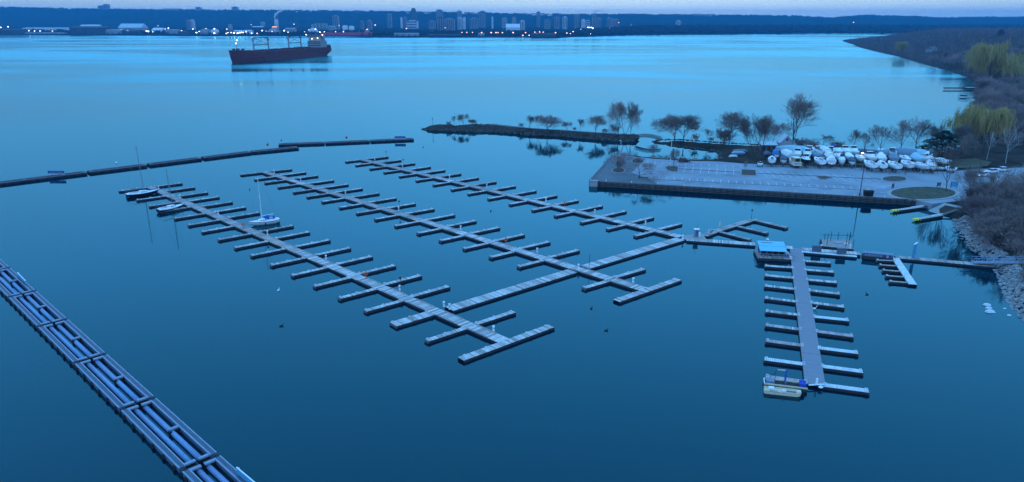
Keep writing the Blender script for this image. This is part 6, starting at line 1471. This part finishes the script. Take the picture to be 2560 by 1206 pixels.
for _ in range(26):
    px = q.uniform(2500, 2590); py = q.uniform(690, 760); g = G(px, py, 1.5); d = float(sdf(np.array([g.x]), np.array([g.y]))[0])
    if d > 3.5: plant('shrub', (g.x, g.y, lz(g.x, g.y) - .05), q.uniform(1.2, 2.4), q.random()*6, 'bare low shrub on the bank below the gangway', 'shrub', 'shrubs below the gangway', 'bare_shrub')

mb = MB()
for _ in range(2600):
    px, py = q.uniform(2555, 3150), q.uniform(440, 860); g = G(px, py, 2); mb.v.append((g.x, g.y, 0))
xy = np.array([v[:2] for v in mb.v]); sd_, z_ = sdf(xy[:, 0], xy[:, 1]), land_z(xy[:, 0], xy[:, 1]); ug = MB()
for (x, y), d, z in zip(xy, sd_, z_):
    if d < 4: continue
    for k in range(16):
        a = rv(q, 1.2); b = Vector((q.uniform(-.9, .9), q.uniform(-.9, .9), q.uniform(1.2, 4.2))); c = Vector((x + a.x, y + a.y, z))
        ug.add([c - a*.03, c + a*.03, c + b], [(0, 1, 2)])
o = ug.build('undergrowth', M['twig']); o['kind'] = 'stuff'; o['label'] = 'bare brush covering the bank right of the gangway'; o['category'] = 'undergrowth'
# ------------------------------------------------------------------ rocks
def stones(name, label, spots, m, smin, smax, seed, n_side=6):
    q = random.Random(seed); mb = MB()
    for x, y, z in spots:
        r = q.uniform(smin, smax); pts = []
        base = [Vector((math.cos(a)*r*q.uniform(.7, 1.2), math.sin(a)*r*q.uniform(.7, 1.2), -r*.4)) for a in [2*PI*i/5 for i in range(5)]]
        top = [Vector((v.x*q.uniform(.5, .85), v.y*q.uniform(.5, .85), r*q.uniform(.25, .6))) for v in base]; c = Vector((x, y, z))
        mb.add([c + v for v in base + top], [(i, (i+1) % 5, 5 + (i+1) % 5, 5 + i) for i in range(5)] + [(5, 6, 7, 8, 9)])
    o = mb.build(name, M[m]); o['kind'] = 'stuff'; o['label'] = label; o['category'] = 'rocks'; return o
q = random.Random(5); sps = []
for i in range(len(A_) - 1):
    for e, n_ in ((B_, 16), (A_, 8)):
        for _ in range(n_):
            u = q.random(); p = e[i].lerp(e[i+1], u); c = spit_mid[i].lerp(spit_mid[i+1], u); k = q.random()*.55; pp = p.lerp(c, k); sps.append((pp.x, pp.y, .05 + 1.6*min(1, k*2.2)*min(1, i/9.)))
stones('riprap', 'dark boulders lining the spit', sps, 'rock_dark', .35, .85, 6)
sps = []; cw = [G(x, y) for x, y in ((1790, 402), (1806, 388), (1795, 381), (1770, 375), (1730, 371), (1680, 364), (1642, 358.5), (1636, 354), (1652, 349), (1700, 349.5), (1760, 354), (1870, 361), (1990, 367), (2100, 374), (2300, 384))]
for a, b in zip(cw[:-1], cw[1:]):
    for _ in range(int((b-a).length*4)): p = a.lerp(b, q.random()) + Vector((q.uniform(-1, 1), q.uniform(-1, 1), 0)); sps.append((p.x, p.y, max(-.1, lz(p.x, p.y))))
stones('riprap', 'dark boulders lining the causeway and the yard shore', sps, 'rock_dark', .3, .75, 7)
sps = []
for a, b in zip([G(x, y) for x, y in SHPX[0:9]], [G(x, y) for x, y in SHPX[1:10]]):
    nrm_ = Vector((-(b-a).y, (b-a).x, 0)).normalized(); nrm_ = nrm_ if sdf(np.array([(a+nrm_*2).x]), np.array([(a+nrm_*2).y]))[0] > sdf(np.array([(a-nrm_*2).x]), np.array([(a-nrm_*2).y]))[0] else -nrm_
    for _ in range(int((b-a).length*26)):
        p = a.lerp(b, q.random()) + nrm_*q.uniform(-.7, 3.6); sps.append((p.x, p.y, max(-.12, lz(p.x, p.y))))
stones('riprap', 'pale angular riprap along the near right bank', sps, 'rock', .18, .5, 8)
for (x, y, s_), lb in (((2467, 763.5, .75), 'pale rock in the water, farthest of the three together'), ((2471, 771, .65), 'pale rock in the water, middle of the three together'), ((2475, 780, .9), 'pale rock in the water, nearest of the three together'), ((2523, 789, .4), 'small pale rock close to the right bank'), ((2512, 772, .3), 'tiny rock near the right bank')):
    p = G(x, y); qq = random.Random(int(x)); o = MB().rings([[(s_*r*math.cos(a)*qq.uniform(.85, 1.15), s_*.7*r*math.sin(a)*qq.uniform(.85, 1.15), s_*z) for a in [2*PI*i/9 for i in range(9)]] for r, z in ((.95, -.3), (1, .0), (.8, .3), (.3, .48))], True, True, True).build('rock', M['offwhite'])
    o.location = p; tag(o, lb, 'rock', 'rocks in the water off the right bank')

# ------------------------------------------------------------------ footbridge, inlet dinghies, far shore piers and houses
a, b = G(1590, 344, 2.), G(1653, 351, 1.8); L_ = (b-a).length
t = thing('footbridge', 'low arched footbridge between the spit and the causeway', 'bridge', (a.x, a.y, 0), ang(a, b)); n = 14
arc = lambda u: 1.9 + .75*math.sin(PI*u)
for s_ in (-.9, .9):
    mb = MB()
    for i in range(n):
        u0, u1 = i/n, (i+1)/n; mb.tube((L_*u0, s_, arc(u0)), (L_*u1, s_, arc(u1)), .09, None, 5); mb.tube((L_*u0, s_, arc(u0) + 1.15), (L_*u1, s_, arc(u1) + 1.15), .07, None, 5)
        mb.tube((L_*u0, s_, arc(u0)), (L_*u0, s_, arc(u0) + 1.15), .06, None, 4); mb.tube((L_*u0, s_, arc(u0)), (L_*u1, s_, arc(u1) + 1.15), .05, None, 4); mb.tube((L_*u1, s_, arc(u1)), (L_*u0, s_, arc(u0) + 1.15), .05, None, 4)
    mb.build('railing', M['timber_lt'], t)
mb = MB()
for i in range(n): u0, u1 = i/n, (i+1)/n; mb.add([(L_*u0, -.9, arc(u0) - .1), (L_*u1, -.9, arc(u1) - .1), (L_*u1, .9, arc(u1) - .1), (L_*u0, .9, arc(u0) - .1), (L_*u0, -.9, arc(u0) + .02), (L_*u1, -.9, arc(u1) + .02), (L_*u1, .9, arc(u1) + .02), (L_*u0, .9, arc(u0) + .02)], [(3,2,1,0),(4,5,6,7),(0,1,5,4),(2,3,7,6)])
mb.build('deck', M['plank_dark'], t)
p = G(1082, 319, 1.2); t = thing('beacon_pole', 'thin marker pole at the left tip of the spit', 'pole', (p.x, p.y, 1.0)); MB().tube((0, 0, 0), (0, 0, 4.2), .08, .06).build('pole', M['black'], t); MB().box(-.2, .2, -.2, .2, 4.2, 4.6).build('lantern', M['black'], t)
for i, (x, y, L, m_) in enumerate(((1850, 379, 5.5, 'grey_blue'), (1846, 384, 5.0, 'pale_blue'), (1843, 389, 5.0, 'slate'), (1833, 393, 3.2, 'offwhite'))):
    p = G(x, y, 1.5); t = thing('upturned_dinghy', f'{["blue grey","pale blue","slate","small whitish"][i]} upturned dinghy on the inlet shore', 'dinghy', (p.x, p.y, 1.5), .05*i)
    R = hull_pts(L, 1.4, .55); R = [[(a_, b_, .75 - c_) for a_, b_, c_ in r] for r in R]; MB().rings(R, False).add(R[0], [tuple(range(7))]).build('hull', M[m_], t, True)
    for x_ in (-L*.25, L*.25): MB().box(x_ - .1, x_ + .1, -.6, .6, -.1, .2).build('trestle', M['timber'], t)
a, b = G(1790, 396, .5), G(1832, 388, .9); section(a, b, 1.2, 'small old landing stage in the inlet', None, 'plank_dark', False, 'landing_stage')
# covered pier and lifts on the far right shore
a, b = G(2361, 219, 1.6), G(2437, 219, 1.6); L_ = (b-a).length; t = thing('shore_pier', 'long dark straight pier reaching left from the wooded shore', 'pier', (a.x, a.y, 0), ang(a, b))
MB().box(0, L_, -1.3, 1.3, .9, 1.5).build('deck', M['timber'], t); MB().box(L_*.72, L_, -1.7, 1.7, 1.501, 1.7).build('landing', M['plank_pale'], t)
for i in range(8):
    for s_ in (-1.1, 1.1): MB().tube((L_*(i+.3)/8, s_, -.5), (L_*(i+.3)/8, s_, .9), .14).build('pile', M['black'], t)
a, b = G(2398, 240, .8), G(2436, 241, .8); L_ = (b-a).length; t = thing('boat_lift', 'small boat lift with thin frame beside the shore pier', 'boat lift', (a.x, a.y, 0), ang(a, b))
MB().box(0, L_, -.7, .7, .5, .75).build('deck', M['plank'], t); MB().box(.5, 4.5, -.9, .9, .76, 1.6).build('covered_boat', M['slate'], t)
for x_ in (0, 5.5):
    for s_ in (-2, 2): MB().tube((x_, s_, -.3), (x_, s_, 2.6), .1).build('post', M['steel'], t)
for s_ in (-2, 2): MB().tube((0, s_, 2.6), (5.5, s_, 2.6), .1).build('beam', M['steel'], t)
a, b = G(2416, 292, .6), G(2432, 292.5, .8); section(a, b, 1.4, 'short pale landing stage below the evergreen', None, 'plank_pale', False, 'landing_stage')
a, b = G(2409, 175.5, .8), G(2428, 175, 1.); section(a, b, 1.6, 'pale landing stage below the large yellow willow', None, 'plank_pale', False, 'landing_stage')
def house(px, py, W_, Dp, H, rz, wm, rm, label):
    g = G(px, py, 6.); z = lz(g.x, g.y); g = G(px, py, z); z = lz(g.x, g.y); t = thing('house', label, 'house', (g.x, g.y, z - .3), rz)
    wl = MB().box(-W_/2, W_/2, -Dp/2, Dp/2, 0, H).build('wall', M[wm], t)
    MB().add([(-W_/2-.4, -Dp/2-.5, H-.1), (W_/2+.4, -Dp/2-.5, H-.1), (W_/2+.4, 0, H + Dp*.33), (-W_/2-.4, 0, H + Dp*.33), (-W_/2-.4, Dp/2+.5, H-.1), (W_/2+.4, Dp/2+.5, H-.1)], [(0, 1, 2, 3), (3, 2, 5, 4), (0, 3, 4), (1, 5, 2), (0, 4, 5, 1)]).build('roof', M[rm], t)
    for i in range(3): MB().box(-W_*.38 + i*W_*.3, -W_*.38 + i*W_*.3 + 1.4, -Dp/2 - .06, -Dp/2 - .001, 1.2, 2.5).build('window', M['glass'], wl)
    MB().box(W_*.25, W_*.25 + .9, -.5, .5, H + Dp*.2, H + Dp*.33 + 1.2).build('chimney', M['far_grey'], t)
house(2546, 248, 12, 9, 4.5, .3, 'grey_blue', 'pale_blue', 'house with pale blue roof in the wood at the right edge')
house(2530, 152, 16, 10, 5, .1, 'house_wall', 'roof_slate', 'slate roofed house between the yellow willows and the slope')
house(2330, 120, 12, 9, 5, .4, 'house_wall', 'roof_slate', 'small house hidden in the distant wooded point')

# ------------------------------------------------------------------ birds and buoys
def swan(x, y, rz, label):
    p = G(x, y); t = thing('swan', label, 'swan', (p.x, p.y, 0), rz, 'swans by the right dock')
    MB().ball((0, 0, .12), .3, 10, 6, 1.5, .8, .75).build('body', M['swan'], t, True); MB().tube((.35, 0, .2), (.48, 0, .5), .07, .05).tube((.48, 0, .5), (.6, 0, .66), .05, .05).ball((.64, 0, .66), .075, 6, 4).build('neck_and_head', M['swan'], t); MB().tube((.69, 0, .65), (.8, 0, .62), .03, .01).build('beak', M['orange'], t)
swan(2033, 764.5, .2, 'white swan beside the right dock, the farther of two'); swan(2034, 773.5, .1, 'white swan beside the right dock, the nearer of two')
def bird(x, y, m_, label, s_=1., cat='duck'):
    p = G(x, y); t = thing(cat, label, cat, (p.x, p.y, 0), random.uniform(0, 6)); MB().ball((0, 0, .06), .22*s_, 8, 5, 1.5, .8, .7).build('body', M[m_], t, True); MB().tube((.22*s_, 0, .12), (.3*s_, 0, .3*s_), .06*s_, .05*s_).ball((.33*s_, 0, .32*s_), .08*s_, 6, 4).build('head', M[m_], t)
bird(696, 727, 'swan', 'white gull floating left of the nearest long dock', 1.2, 'gull')
for (x, y), lb in (((703, 816), 'dark duck alone on the open water at lower left'), ((1478, 772), 'dark duck right of the nearest dock end'), ((1515, 827), 'dark duck on open water near the centre bottom'), ((1058, 369), 'dark duck trailing a wake before the spit'), ((624, 475), 'dark duck between the two left docks'), ((2168, 737), 'dark duck right of the right dock'), ((1227, 528), 'dark duck between the middle dock and the spit dock')): bird(x, y, 'duck', lb, 1.1)
def buoy(x, y, m_, label, r=.35):
    p = G(x, y); t = thing('buoy', label, 'buoy', (p.x, p.y, 0)); MB().ball((0, 0, .12), r, 10, 6).build('ball', M[m_], t, True); MB().tube((0, 0, .12 + r*.9), (0, 0, .3 + r), .05).build('eye', M['steel'], t)
buoy(1919, 601, 'white', 'white mooring buoy above the fuel hut'); buoy(669, 361.5, 'orange', 'orange buoy beyond the upper left breakwater', .5); buoy(703, 351, 'orange', 'small faded orange buoy beyond the breakwater', .3); buoy(866, 344, 'orange', 'orange buoy beyond the far breakwater', .5); buoy(291, 408, 'white', 'white buoy beyond the upper left breakwater', .4)
